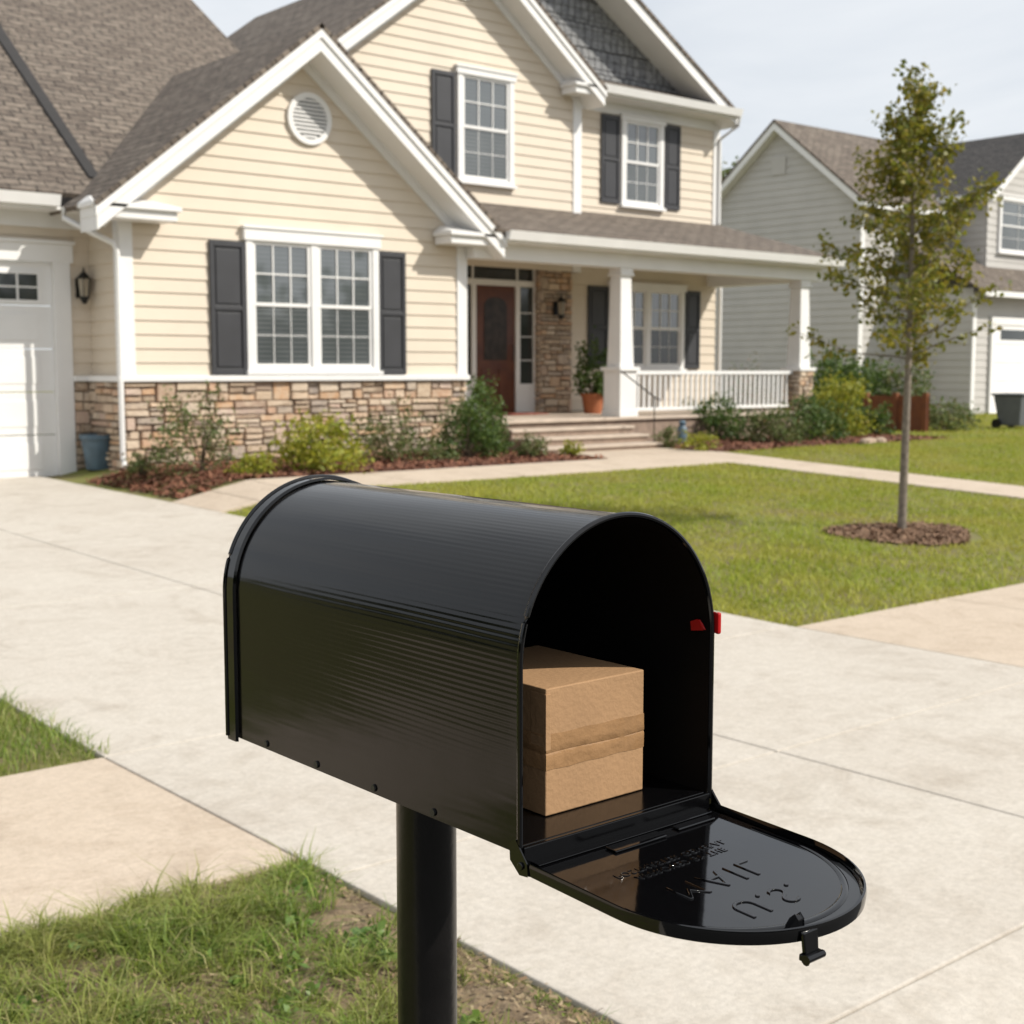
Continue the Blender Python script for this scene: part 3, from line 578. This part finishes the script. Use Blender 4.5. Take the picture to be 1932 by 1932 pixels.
q.box(fx0,fx0+.1,W4-.08,W4,PF,dt+.42); q.box(fx1-.14,fx1,W4-.08,W4,PF,dt+.42); q.box(dx0-.09,dx0,W4-.085,W4,PF,dt+.0); q.box(dx1,dx1+.09,W4-.085,W4,PF,dt)
q.box(fx0+.1,fx1-.14,W4-.082,W4,dt,dt+.1); q.box(fx0-.04,fx1+.02,W4-.1,W4,dt+.34,dt+.46)
q.box(fx0+.1,dx0-.09,W4-.06,W4,PF,PF+.5); q.box(dx1+.09,fx1-.14,W4-.06,W4,PF,PF+.5)
eo=q.build('entry_frame',M['white'],H,bevel=.005)
boxes('sidelight_pane',M['pane_dark'],eo,[(fx0+.1,dx0-.09,W4-.04,W4-.02,PF+.5,dt),(dx1+.09,fx1-.14,W4-.04,W4-.02,PF+.5,dt)],0)
q=MB(); q.box(fx0+.1,fx1-.14,W4-.04,W4-.02,dt+.1,dt+.34); q.build('transom_pane',M['pane_dark'],eo)
boxes('glazing_bar',M['white'],eo,[(c-.02,c+.02,W4-.055,W4-.041,dt+.1,dt+.34) for c in (dx0-.05,dx1+.05)]+[(dx1+.09,fx1-.14,W4-.052,W4-.041,zz-.008,zz+.008) for zz in (PF+.9,PF+1.3,PF+1.7)],0)
q=MB(); q.box(dx0+.005,dx1-.005,W4-.05,W4-.02,PF+.01,dt-.005)
wd_=(dx1-dx0)/2
for k in range(2):
    a0=dx0+.12+k*(wd_-.05); q.box(a0,a0+wd_-.2,W4-.066,W4-.05,PF+.2,PF+.75)
do=q.build('front_door',M['door'],H,bevel=.006)
q=MB(); n=16; cxd=(dx0+dx1)/2; r1=.25
pts=[(cxd-r1,PF+.9),(cxd+r1,PF+.9)]+[(cxd+r1*math.cos(math.pi*k/n),PF+1.8+.15*math.sin(math.pi*k/n)) for k in range(n+1)]
q.prism(pts,FR(W4),.051,.058); q.build('door_pane',M['pane_door'],do)
q=MB(); q.tube([(dx1-.07,W4-.05,PF+.9),(dx1-.07,W4-.1,PF+.9),(dx1-.07,W4-.1,PF+1.15),(dx1-.07,W4-.05,PF+1.15)],.01,6); q.build('door_handle',M['darkmetal'],do)
q=MB(); q.box(dx0-.1,dx1+.1,17.0,17.6,PF+.002,PF+.02); tag(q.build('doormat',mat('mat_fibre',(.22,.06,.04),.95,.3,20),origin=(14.6,17.3,PF)),'dark red doormat on the porch in front of the front door','doormat')
sx0,sx1=onY(1018,650,17.62)[0],onY(1078,650,17.62)[0]
st=MB(); stones(st,FR(17.62),sx0,sx1,PF,3.32,.05); stones(st,LF(sx0),17.6,W4,PF,3.32,.03); st.build('stone_pier',M['stone'],H); MB().box(sx0,sx1,17.625,W4,PF,3.33).build('pier_core',M['mortar'],H)
lx,lz=onY(1050,582,17.55); lantern(H,lx,17.58,lz)
# ================================================================ NEIGHBOUR HOUSE
NB=thing('house','grey sided neighbouring house with front garage seen behind the young tree','house',(35,22.2,.3))
b=MB(); siding(b,LF(31),22.2,27.8,.2,8.3,course=.2,gable=(25,8.3,.8)); b.build('siding_wall',M['grey_siding'],NB)
b=MB(); siding(b,FR(22.2),31,40,.2,6.1,course=.2); b.build('siding_wall',M['grey_siding'],NB)
b=MB(); siding(b,FR(20),33,41,.2,3.6,course=.2); siding(b,LF(33),20,22.2,.2,3.7,course=.2); b.build('garage_wall',M['grey_siding'],NB)
b=MB(); siding(b,FR(21),35.2,39.6,3.6,8.2,course=.2,gable=(37.4,8.25,.75)); siding(b,LF(35.2),21,23.5,3.6,6.5,course=.2); b.build('dormer_wall',M['grey_siding'],NB)
b=MB(); roof(b,[(30.7,21.85,5.98),(40.5,21.85,5.98),(40.5,25,8.5),(30.7,25,8.5)]); roof(b,[(30.7,28.15,5.98),(40.5,28.15,5.98),(40.5,25,8.5),(30.7,25,8.5)]); b.build('roof',M['roof'],NB)
b=MB(); roof(b,[(32.7,19.55,3.62),(41.5,19.55,3.62),(41.5,22.2,5.1),(32.7,22.2,5.1)]); b.build('garage_roof',M['roof'],NB)
b=MB(); roof(b,[(34.8,20.6,6.42),(34.8,25.2,6.42),(37.4,25.2,8.37),(37.4,20.6,8.37)]); roof(b,[(40,20.6,6.42),(40,25.2,6.42),(37.4,25.2,8.37),(37.4,20.6,8.37)]); b.build('dormer_roof',M['roof_dark'],NB)
b=MB(); vband(b,LF(31),25,8.43,3.12,.8,.22,0,.28); b.build('rake_board',M['white'],NB)
b=MB(); vband(b,FR(21),37.4,8.3,2.55,.75,.24,0,.38); b.build('rake_board',M['white'],NB)
boxes('gutter',M['white'],NB,[(32.7,41.4,19.45,19.58,3.46,3.6),(30.8,35.1,21.74,21.86,5.8,5.95),(34.7,34.82,20.7,24,6.25,6.4)],0)
boxes('corner_board',M['white'],NB,[(30.97,31.15,22.17,22.2,.2,5.9),(32.96,33.12,19.96,20.0,.2,3.5)],0)
b=MB(); b.box(30.955,30.975,24.75,25.25,7.0,7.5); b.build('gable_vent',M['grey_siding'],NB)
a=rect(1873,1945,380,478,20.98); window(NB,a[0],a[1],a[2],a[3],20.98,units=1,cols=2,header=.12)
b=MB(); b.box(34.0,39.5,19.93,19.97,.25,2.75)
for k in range(1,5): b.box(34.0,39.5,19.915,19.93,.25+k*.5-.01,.25+k*.5+.01)
b.build('garage_door',M['white'],NB); b=MB(); b.box(33.8,34,19.9,19.975,.2,2.95); b.box(34,39.7,19.9,19.975,2.75,2.95); b.build('garage_door_trim',M['white'],NB)
b=MB(); b.box(34.3,39.2,19.92,19.929,2.35,2.62); b.build('pane',M['pane_dark'],NB)
nd=MB(); nd.box(33.8,39.8,4.95,19.95,.2,.345); struct(nd.build('neighbour_driveway',M['concrete']))
# ================================================================ plants
def shrub(px,py,w,h,m,label,n=900,ls=.05,z=.34,sprawl=.5,name='shrub',cat='shrub',upright=.2,pos=None,mul=1.9):
    X,Y=pos or onZ(px,py,z); r=thing(name,label,cat,(X,Y,z-.01)); n=int(n*mul)
    st=MB(); K=34; cs=[]
    for k in range(K):
        a=random.uniform(0,6.28); q=random.random()**.45; zz=random.uniform(.08,1.0)*random.choice([1,1,1,1.15])
        rad=w/2*(.5+.5*math.sin(min(1,zz+.25)*math.pi*.8))*q*random.uniform(.8,1.25)
        cs.append((X+rad*math.cos(a),Y+rad*math.sin(a),z+h*zz*(1-.25*q)))
    for c in cs[:18]: 
        mid=((X*.6+c[0]*.4),(Y*.6+c[1]*.4),z+(c[2]-z)*.55); st.tube([(X+random.uniform(-.04,.04),Y+random.uniform(-.04,.04),z-.02),mid,c],[.009,.006,.003],5)
    st.build('stem',M['stem'],r)
    cs=np.array(cs); wts=rng.uniform(.3,1.7,K); wts/=wts.sum(); ii=rng.choice(K,n,p=wts); sg=np.array([w*.075,w*.075,h*.08])*(1+sprawl*.5)
    P=cs[ii]+rng.normal(size=(n,3))*sg; P[:,2]=np.maximum(P[:,2],z+.01)
    leaves('foliage',P,ls,m,r,.5,upright); return r
shrub(380,893,.85,.95,M['leaf_mid'],'loose green shrub with reddish tips, first tall shrub right of the downspout',800,.055,sprawl=.7)
shrub(478,897,.45,.26,M['leaf_yellow'],'low yellow green mound between the loose shrub and the big golden shrub',350,.055)
shrub(592,890,1.05,.64,M['leaf_yellow'],'broad golden yellow shrub under the double window',1200,.07,upright=.5)
shrub(742,872,.95,.72,M['leaf_mid'],'grey green open shrub right of the golden shrub',850,.055,sprawl=.8)
shrub(880,866,.9,.74,M['leaf_dark'],'dark green dense shrub at the right end of the stone wall',1400,.06)
shrub(918,860,.62,1.05,M['leaf_dark'],'tall dark green shrub in front of the bay corner board',1200,.06)
shrub(1003,864,.40,.34,M['leaf_mid'],'small loose green shrub beside the porch steps',400,.05,sprawl=.9)
shrub(1078,862,.32,.22,M['leaf_yellow'],'tiny yellow green clump at the end of the mulch bed',240,.045)
shrub(268,893,.4,.25,M['leaf_mid'],'small tuft of green at the foot of the downspout',250,.045)
shrub(825,872,.45,.28,M['leaf_mid'],'small grey green tuft between two larger shrubs near the stone wall',250,.045)
shrub(1320,850,.6,.28,M['leaf_yellow'],'low yellow green groundcover plant nearest the front walk',350,.05)
shrub(1258,845,.45,.34,M['leaf_mid'],'small green plant right of the steps by the handrail',300,.05)
shrub(1358,832,.95,.75,M['leaf_dark'],'rounded dark green shrub under the left part of the porch railing',1100,.07)
shrub(1400,822,.9,1.2,M['leaf_flower'],'tall airy shrub with pink blossom in front of the porch railing',700,.055,sprawl=1.2)
shrub(1462,836,.9,.60,M['leaf_mid'],'mid green low shrub in the middle of the porch bed',900,.07)
shrub(1530,832,1.0,.76,M['leaf_dark'],'dense dark shrub below the stone pedestal',1200,.07)
shrub(1590,826,1.05,1.10,M['leaf_yellow'],'tall yellow green shrub at the right end of the porch bed',1200,.075,upright=.6)
shrub(1300,815,.55,.6,M['leaf_mid'],'green shrub behind the handrail beside the porch',500,.055)
shrub(1440,818,.7,.85,M['leaf_flower'],'airy blossoming shrub between the low mid green shrub and the railing',600,.055,sprawl=1.0)
shrub(1590,803,1.7,1.6,M['leaf_dark'],'large dark green bush in the side yard beside the grey house',2200,.12)
shrub(1553,800,1.3,1.4,M['leaf_dark'],'dark bush just right of the porch behind the column',1500,.11)
shrub(1680,802,1.7,1.35,M['leaf_mid'],'green bush behind the left end of the wooden fence',1500,.11)
shrub(1648,822,.7,.55,M['leaf_dark'],'small dark bush in front of the left end of the fence',700,.07)
shrub(1785,812,1.1,.55,M['leaf_mid'],'low bush near the corner of the neighbouring garage',700,.08)
X,Y=onZ(1640,836,.34)
for k in range(3):
    s=MB(); s.lathe((X+k*.22-.2,Y+random.uniform(-.08,.08),.33),[(.05,0),(.11,.02),(.10,.07),(.04,.10)],9)
    tag(s.build('edging_stone',M['stone'],origin=(X+k*.22-.2,Y,.33)),'pale edging stone at the right tip of the porch bed','stone','edging stones of the porch bed')
def pot(X,Y,z,r,h,m,label,name='plant_pot'):
    s=MB(); s.lathe((X,Y,z),[(r*.72,0),(r*.96,h*.86),(r*1.08,h*.87),(r*1.08,h),(r*.95,h),(r*.93,h*.88),(.01,h*.88)],24); return tag(s.build(name,m,origin=(X,Y,z),smooth=True),label,'pot')
pot(15.95,16.75,PF+.001,.20,.34,M['terracotta'],'terracotta pot holding a leafy plant by the stone pier')
shrub(0,0,.6,.8,M['leaf_dark'],'leafy green plant growing in the terracotta pot on the porch',700,.08,z=PF+.31,pos=(15.95,16.75),name='potted_plant',cat='plant')
X,Y=onZ(187,898,.21); pot(X,Y,gz(X,Y),.21,.43,M['bluepot'],'blue grey empty planter beside the garage at the foot of the downspout')
X,Y=onZ(1287,838,.34); s=MB(); s.lathe((X,Y,.33),[(.08,0),(.08,.26),(.05,.30),(.06,.36),(.03,.39)],14); tag(s.build('garden_urn',M['bluepot'],origin=(X,Y,.33),smooth=True),'small blue garden ornament among the plants right of the steps','ornament')
fa=onZ(1640,812,.33); fb=onZ(1752,816,.33)
Fn=thing('wooden_fence','low reddish brown wooden fence in the side yard behind the young tree','fence',(fa[0],fa[1],.3))
n=22; q=MB()
for k in range(n):
    t0=k/n; t1=(k+.93)/n; x0=fa[0]+(fb[0]-fa[0])*t0; x1=fa[0]+(fb[0]-fa[0])*t1; y0=fa[1]+(fb[1]-fa[1])*t0; y1=fa[1]+(fb[1]-fa[1])*t1; hh=.72+random.uniform(-.01,.01)
    q.quadbox([(x0,y0,.3),(x1,y1,.3),(x1,y1+.02,.3),(x0,y0+.02,.3),(x0,y0,.3+hh),(x1,y1,.3+hh),(x1,y1+.02,.3+hh),(x0,y0+.02,.3+hh)])
q.build('board_panel',M['fence'],Fn)
for t in (0,.5,1):
    px_=fa[0]+(fb[0]-fa[0])*t; py_=fa[1]+(fb[1]-fa[1])*t; MB().box(px_-.05,px_+.05,py_+.03,py_+.13,.25,1.08).build('post',M['fence'],Fn)
bx,by=onZ(1912,812,.3); Bn=thing('trash_bin','dark grey wheeled trash bin standing by the neighbouring garage','bin',(bx,by,.34))
q=MB(); q.quadbox([(bx-.24,by-.26,.4),(bx+.24,by-.26,.4),(bx+.24,by+.2,.4),(bx-.24,by+.2,.4),(bx-.3,by-.32,1.0),(bx+.3,by-.32,1.0),(bx+.3,by+.3,1.0),(bx-.3,by+.3,1.0)]); q.build('body',M['bin'],Bn,bevel=.02)
q=MB(); q.box(bx-.33,bx+.33,by-.36,by+.34,1.0,1.05); q.build('lid',M['bin'],Bn,bevel=.02)
for s in (-1,1): MB().tube([(bx+s*.27,by+.22,.44),(bx+s*.31,by+.22,.44)],.1,14).build('wheel',M['darkmetal'],Bn)
# ================================================================ young tree
tx,ty=onZ(1705,1003,.08); tz=gz(tx,ty)
T=thing('young_tree','slender young tree with thin trunk and yellowing leaves on the front lawn','tree',(tx,ty,tz))
HT=4.08-tz
def tp(t): return Vector((tx+.03*math.sin(t*5)-.03*t,ty+.025*math.sin(t*4+1),tz+HT*t))
q=MB(); q.tube([tp(k/14) for k in range(15)],[.036*(1-k/14)**.8+.004 for k in range(15)],10); q.build('trunk',M['bark'],T,smooth=True)
br=MB(); LP=[]
def grow(p,d,l,r,lev):
    pts=[p]; dd=d.copy(); n=6
    for k in range(n):
        dd=(dd+Vector((random.gauss(0,.13),random.gauss(0,.13),random.gauss(.04,.09)))).normalized(); pts.append(pts[-1]+dd*l/n)
    br.tube(pts,[r*(1-.75*k/n) for k in range(n+1)],5,False)
    for k in range(1,n+1):
        for _ in range(int(3+l*8)):
            o=Vector((random.gauss(0,.04),random.gauss(0,.04),random.gauss(-.01,.04))); LP.append(tuple(pts[k]+o))
    if lev<1 and l>.25:
        for k in (2,3,4,5):
            if random.random()<.75:
                s=Vector((random.gauss(0,1),random.gauss(0,1),random.uniform(-.4,.6))).normalized(); grow(pts[k],(dd*.6+s*.8).normalized(),l*.40,r*.45,lev+1)
NBR=66
for k in range(NBR):
    t=.37+.61*(k/(NBR-1))**.95; a=k*2.4+random.uniform(-.4,.4)
    ln=1.28*(1-t)**.72*random.choice([.6,.85,1.0,1.1,1.3])
    if t<.42: ln*=.75
    ln=max(.12,min(ln,.98)); up=.18+1.0*(t-.37)
    grow(tp(t),Vector((math.cos(a),math.sin(a),up)).normalized(),ln,.011*(1-t)+.003,0)
br.build('branch',M['bark'],T)
leaves('crown',np.array(LP),.062,M['leaf_tree'],T,.62,-.1)
X,Y=onY(1372,300,36)[0],36
BT=thing('background_tree','green tree crown rising between the two houses','tree',(X,Y,.3))
MB().tube([(X,Y,.2),(X+.1,Y,3),(X,Y,6.5)],[.2,.16,.06],8).build('trunk',M['bark'],BT)
cs=rng.normal(size=(50,3))*np.array([1.3,1.3,1.3])*.75+np.array([X+.6,Y,7.3]); P=cs[rng.integers(0,50,12000)]+rng.normal(size=(12000,3))*.3
leaves('crown',P,.2,M['leaf_mid'],BT,.6)
def wood(name,x0,x1,y0,y1,n,label):  # unseen tree rows, added to darken reflections in the mailbox and windows
    K=150; cx=rng.uniform(x0,x1,K); cy=rng.uniform(y0,y1,K); hz=rng.uniform(3.5,7.5,K); ii=rng.integers(0,K,n)
    P=np.stack([cx[ii]+rng.normal(0,1.7,n),cy[ii]+rng.normal(0,1.5,n),np.abs(rng.normal(0,.42,n))*hz[ii]*1.0+.2],1)
    o=leaves(name,P,1.1,M['leaf_far'],None,.7); tag(o,label,'trees',kind='stuff')
wood('reflection_trees',-70,70,-42,-34,26000,'unseen row of trees behind the viewer, added for darker reflections')
wood('reflection_trees',-40,-30,-34,50,18000,'unseen row of trees far to the left, added for darker reflections')
# ================================================================ MAILBOX
MX,MY0,MY1,MZ=.849,.852,1.352,1.09; HW=.12; ST=.163
MBX=thing('mailbox','glossy black arched metal mailbox with its door open on a round black post','mailbox',(MX,1.14,0))
def profile(hw,st,step,zb=0):
    pts=[]; n1=int(st/step); 
    for k in range(n1): pts.append((-hw,zb+(st-zb)*k/n1))
    n2=int(math.pi*hw/step)
    for k in range(n2+1):
        a=math.pi-math.pi*k/n2; pts.append((hw*math.cos(a),st+hw*math.sin(a)))
    for k in range(1,n1+1): pts.append((hw,st-(st-zb)*k/n1))
    return pts
DS=.0007
pr=profile(HW,ST,DS); s=MB(); rings=60; npf=len(pr)
for r in range(rings):
    t=r/(rings-1); y=MY0+(MY1-MY0)*t
    for k,(u,zz) in enumerate(pr):
        sarc=k*DS
        if zz<=ST: nx_,nz_=(math.copysign(1,u),0)
        else: nx_,nz_=u/HW,(zz-ST)/HW
        env=max(0,min(1,(min(sarc,(npf*DS-sarc))-.05)/.06))*(0 if t<.01 else 1)
        fade=max(0,1-t*1.1)**.8
        n1=mnoise.noise(Vector((sarc*16,t*4,1.7)))
        side=.35+math.exp(-((sarc-.17)/.075)**2)
        am=.000085*env*(fade*(.85+.7*n1)*side+.10)
        wob=.0003*mnoise.noise(Vector((sarc*24,t*6,5)))+.0012*mnoise.noise(Vector((sarc*7,t*2.0,9)))
        o_=am*math.sin(2*math.pi*(sarc+.0006*mnoise.noise(Vector((sarc*20,t*4,2))))/.0052)+wob*env*.4
        s.v.append((MX+u+nx_*o_,y,MZ+zz+nz_*o_))
for r in range(rings-1):
    for k in range(npf-1): a=r*npf+k; s.f.append((a,a+1,a+1+npf,a+npf))
so_=s.build('shell',M['enamel'],MBX)
for p in so_.data.polygons: p.use_smooth=True
s=MB(); pi_=profile(HW-.003,ST,.006); n=len(pi_)
for y in (MY0,MY1-.004): s.v+=[(MX+u,y,MZ+zz) for u,zz in pi_]
s.f=[(k,k+1,k+1+n,k+n) for k in range(n-1)]; s.f.append(tuple(range(n,2*n)))
il=s.build('inner_lining',M['inner'],MBX); 
for p in il.data.polygons: p.use_smooth=True
s=MB(); s.v=[(MX+u,MY1+.001,MZ+zz) for u,zz in profile(HW,ST,.006)]; s.f=[tuple(range(len(s.v)))]; s.build('back_panel',M['enamel'],MBX)
po=profile(HW,ST,.006); s=MB(); s.tube([(MX+u*1.003,MY0,MZ+zz) for u,zz in po],.0026,8); s.build('front_rim',M['enamel_flat'],MBX,smooth=True)
secs=[(0,MY1-.016),(.0028,MY1-.014),(.0028,MY1+.004),(0,MY1+.006)]
s=MB()
for (o_,y) in secs:
    for j in range(80):
        q=j/79; L1=ST; L2=math.pi*HW; tot=2*L1+L2; d_=q*tot; rr=HW+.0015+o_
        if d_<L1: s.v.append((MX-rr,y,MZ-.004+d_*(1+.004/L1)))
        elif d_<L1+L2: a=math.pi-(d_-L1)/HW; s.v.append((MX+rr*math.cos(a),y,MZ+ST+rr*math.sin(a)))
        else: s.v.append((MX+rr,y,MZ+ST-(d_-L1-L2)*(1+.004/L1)))
for r in range(3):
    for k in range(79): a=r*80+k; s.f.append((a,a+1,a+81,a+80))
s.build('back_rim',M['enamel_flat'],MBX,smooth=True)
s=MB(); s.tube([(MX+(u)*1.03,MY1+.004,MZ+(zz if zz<ST else ST+(zz-ST)*1.03)) for u,zz in po],.003,8); s.build('back_bead',M['enamel_flat'],MBX,smooth=True)
FT=.0065   # top of the floor above the shell's lower edge
ZD=MZ-.010
s=MB(); s.box(MX-HW+.0035,MX+HW-.0035,MY0+.002,MY1-.005,MZ+.002,MZ+FT); s.box(MX-HW+.002,MX+HW-.002,MY0-.003,MY0+.0018,ZD-.003,MZ+FT-.0004); s.build('floor',M['floor_black'],MBX,bevel=.001)
s=MB(); s.box(MX-.05,MX+.05,1.02,1.26,MZ-.012,MZ+.0015); s.build('mounting_plate',M['inner'],MBX,bevel=.002)
MB().tube([(MX,1.148,-.1),(MX,1.148,MZ-.012)],.0325,32).build('post',mat('post_paint',(.006,.0055,.0055),.28,.3,20,.06,80,spec=.35),MBX,smooth=True)
for (px,py) in ((503,1405),(598,1450),(706,1498),(818,1548)):
    dd_=ray(px,py); t=(MX-HW)/dd_[0]; yy=dd_[1]*t; zz=max(HC+dd_[2]*t,MZ+.006)
    MB().tube([(MX-HW+.001,yy,zz),(MX-HW-.0018,yy,zz)],.0036,10).build('screw',M['screw'],MBX)
# door (built level, then swung slightly below level about its hinge)
DL=.112; DW=HW+.001; yh=MY0-.004
outl=[(-DW,0),(-DW,-DL*.5)]+[(-DW*math.cos(math.pi*k/48),-DL-(DW)*math.sin(math.pi*k/48)) for k in range(49)]+[(DW,-DL*.5),(DW,0)]
s=MB(); n=len(outl)
s.v=[(MX+u,yh+v,ZD) for u,v in outl]+[(MX+u,yh+v,ZD-.0025) for u,v in outl]; s.f=[tuple(range(n)),tuple(range(2*n-1,n-1,-1))]+[(k,(k+1)%n,n+(k+1)%n,n+k) for k in range(n)]
dr=s.build('door',M['enamel_flat'],MBX)
s=MB()
def scl(f,g=0): return [(MX+u*f,yh+(v*f if v<-DL*.5 else v),g) for u,v in outl]
loops=[(1.0,ZD-.005),(1.005,ZD-.0045),(1.008,ZD+.003),(1.004,ZD+.0062),(.996,ZD+.0065),(.987,ZD+.004),(.982,ZD+.0008)]
for f,g_ in loops: s.v+=scl(f,g_)
for r in range(len(loops)-1):
    for k in range(n-1): a=r*n+k; s.f.append((a,a+1,a+1+n,a+n))
s.build('door_rim',M['enamel_flat'],dr,smooth=True)
s=MB()
for f,g_ in ((.94,ZD+.0002),(.932,ZD+.0012),(.918,ZD+.0012),(.91,ZD+.0002)): s.v+=scl(f,g_)[1:-1]
for r in range(3):
    for k in range(n-3): a=r*(n-2)+k; s.f.append((a,a+1,a+n-1,a+n-2))
s.build('pressed_ridge',M['enamel_flat'],dr,smooth=True)
def text_mesh(body,size,cx,cy,name,sp=1.2,ex=.0007,bev=.0005,off=0):
    cu=bpy.data.curves.new('lettering','FONT'); cu.body=body; cu.size=size; cu.extrude=ex; cu.bevel_depth=bev; cu.bevel_resolution=2; cu.align_x='CENTER'; cu.space_character=sp; cu.space_line=1.1; cu.offset=off
    o=bpy.data.objects.new('tmp',cu); C.objects.link(o); bpy.context.view_layer.update()
    me=bpy.data.meshes.new_from_object(o.evaluated_get(bpy.context.evaluated_depsgraph_get())); bpy.data.objects.remove(o)
    O=MBX.location
    for v in me.vertices: v.co=(cx+v.co.x-O.x,cy-v.co.y-O.y,ZD+.0002+v.co.z-O.z)
    me.materials.clear(); me.materials.append(M['enamel_flat']); ob=bpy.data.objects.new(name,me); C.objects.link(ob); ob.parent=dr
text_mesh('U.S.',.042,MX-.004,.690,'lettering',1.2,.0004,.0005,-.0010); text_mesh('MAIL',.042,MX-.006,.744,'lettering',1.2,.0004,.0005,-.0010)
text_mesh('APPROVED BY THE\nPOSTMASTER GENERAL',.0115,MX-.004,.776,'small_lettering',1.15,.0003,.0002)
boxes('hinge_strip',M['enamel_flat'],dr,[(MX-.110,MX+.110,yh-.009,yh+.003,ZD+.001,ZD+.0022),(MX-.035,MX+.03,yh-.026,yh-.012,ZD+.0005,ZD+.0024),(MX+.05,MX+.1,yh-.022,yh-.012,ZD+.0005,ZD+.0022)],.0008)
s=MB(); LX=MX-.030; yt=yh-DL-DW*math.cos(math.asin(.030/DW))
s.quadbox([(LX-.008,yt-.006,ZD-.013),(LX+.008,yt-.006,ZD-.013),(LX+.008,yt-.002,ZD-.013),(LX-.008,yt-.002,ZD-.013),(LX-.009,yt-.0035,ZD+.004),(LX+.009,yt-.0035,ZD+.004),(LX+.009,yt-.000,ZD+.004),(LX-.009,yt-.000,ZD+.004)])
s.box(LX-.0105,LX+.0105,yt-.009,yt-.001,ZD-.018,ZD-.0125); s.tube([(LX-.011,yt-.008,ZD-.0155),(LX+.011,yt-.008,ZD-.0155)],.0032,10)
s.prism([(yt+.018,ZD),(yt+.006,ZD),(yt+.007,ZD+.009),(yt+.010,ZD+.012),(yt+.014,ZD+.008)],LF(LX),-.0035,.0035); s.build('latch',M['enamel_flat'],dr,bevel=.001)
pv=Matrix.Translation((0,yh-1.14,ZD)); dr.matrix_local=pv@Matrix.Rotation(R(2.2),4,'X')@pv.inverted()
for sg in (-1,1):
    s=MB(); x_=MX+sg*(HW+.0022)
    s.prism([(MY0+.010,MZ+.008),(MY0+.003,MZ+.013),(MY0-.005,MZ+.003),(MY0-.012,MZ-.005),(MY0-.013,MZ-.015),(MY0-.003,MZ-.016),(MY0+.009,MZ-.006)],LF(x_),-.001,.001)
    s.tube([(x_-sg*.003,MY0-.005,MZ-.008),(x_+sg*.0028,MY0-.005,MZ-.008)],.0035,10); s.build('hinge_bracket',M['enamel_flat'],MBX,bevel=.0006)
# flag
xf=MX+HW+.0045
s=MB(); s.prism([(MY0-.004,MZ+.162),(MY0-.004,MZ+.180),(MY0+.045,MZ+.184),(MY0+.05,MZ+.172),(MY0+.16,MZ+.168),(MY0+.168,MZ+.160),(MY0+.16,MZ+.152),(MY0+.045,MZ+.156)],RT(xf),-.001,.0015); fo=s.build('flag',M['red'],MBX,bevel=.0006)
s=MB(); s.box(xf-.0005,xf+.0045,MY0-.005,MY0+.0,MZ+.160,MZ+.181); s.build('flag_edge',M['red'],fo,bevel=.0018)
s=MB(); s.tube([(xf-.006,MY0+.155,MZ+.160),(xf+.006,MY0+.155,MZ+.160)],.007,12); s.build('flag_pivot',M['screw'],fo)
s=MB(); s.prism([(MY0+.006,MZ+.165),(MY0+.019,MZ+.163),(MY0+.020,MZ+.170),(MY0+.012,MZ+.173)],RT(MX+HW-.0068),0,.0036); s.build('flag_stop',M['red'],MBX,bevel=.001)
# ================================================================ CARTON in mailbox
BX0,BX1,BY0,BY1,BZ0,BH=.797,.923,.896,1.05,MZ+FT+.0006,.118
BOX=thing('cardboard_box','small brown cardboard box sealed with tape inside the open mailbox','box',((BX0+BX1)/2,(BY0+BY1)/2,BZ0))
zs=BZ0+.058
s=MB(); s.box(BX0,BX1,BY0,BY1,BZ0,zs-.0006); s.box(BX0,BX1,BY0,BY1,zs+.0006,BZ0+BH); s.box(BX0+.0012,BX1-.0012,BY0+.0012,BY1-.0012,zs-.002,zs+.002); s.build('carton',M['card'],BOX,bevel=.0012)
s=MB(); s.box(BX0-.0006,BX0+.0055,BY0-.0009,BY0+.02,zs+.003,BZ0+BH-.005); s.build('corner_flap',M['card'],BOX,bevel=.0004)
s=MB(); nn=60
path=[(BX0,BY0+.07,-1,0)]+[(BX0,BY0+.002,-1,0)]+[(BX0+(BX1-BX0)*k/nn,BY0,0,-1) for k in range(nn+1)]+[(BX1,BY0+.002,1,0),(BX1,BY1-.02,1,0)]
rows_=[(-.0155,.0003),(-.008,.0005),(-.0014,.0006),(0,-.0001),(.0014,.0006),(.008,.0005),(.0175,.0003)]
for k,(a,b_,na,nb) in enumerate(path):
    for j,(dz,off) in enumerate(rows_):
        o_=off+.0003*(mnoise.noise(Vector((k*.23,j*.9,0)))+.5); s.v.append((a+na*o_,b_+nb*o_,zs+dz+(.0004*math.sin(k*.31) if j in (0,6) else .0006*math.sin(k*.11))))
m_=len(rows_)
for k in range(len(path)-1):
    for j in range(m_-1): a=k*m_+j; s.f.append((a,a+m_,a+m_+1,a+1))
s.build('tape',M['tape'],BOX,smooth=True)
s=MB(); s.box(.745,.83,1.10,1.103,BZ0,BZ0+.138); tag(s.build('envelope',M['envelope'],origin=(.79,1.10,BZ0)),'grey envelope edge standing behind the cardboard box in the mailbox','envelope')
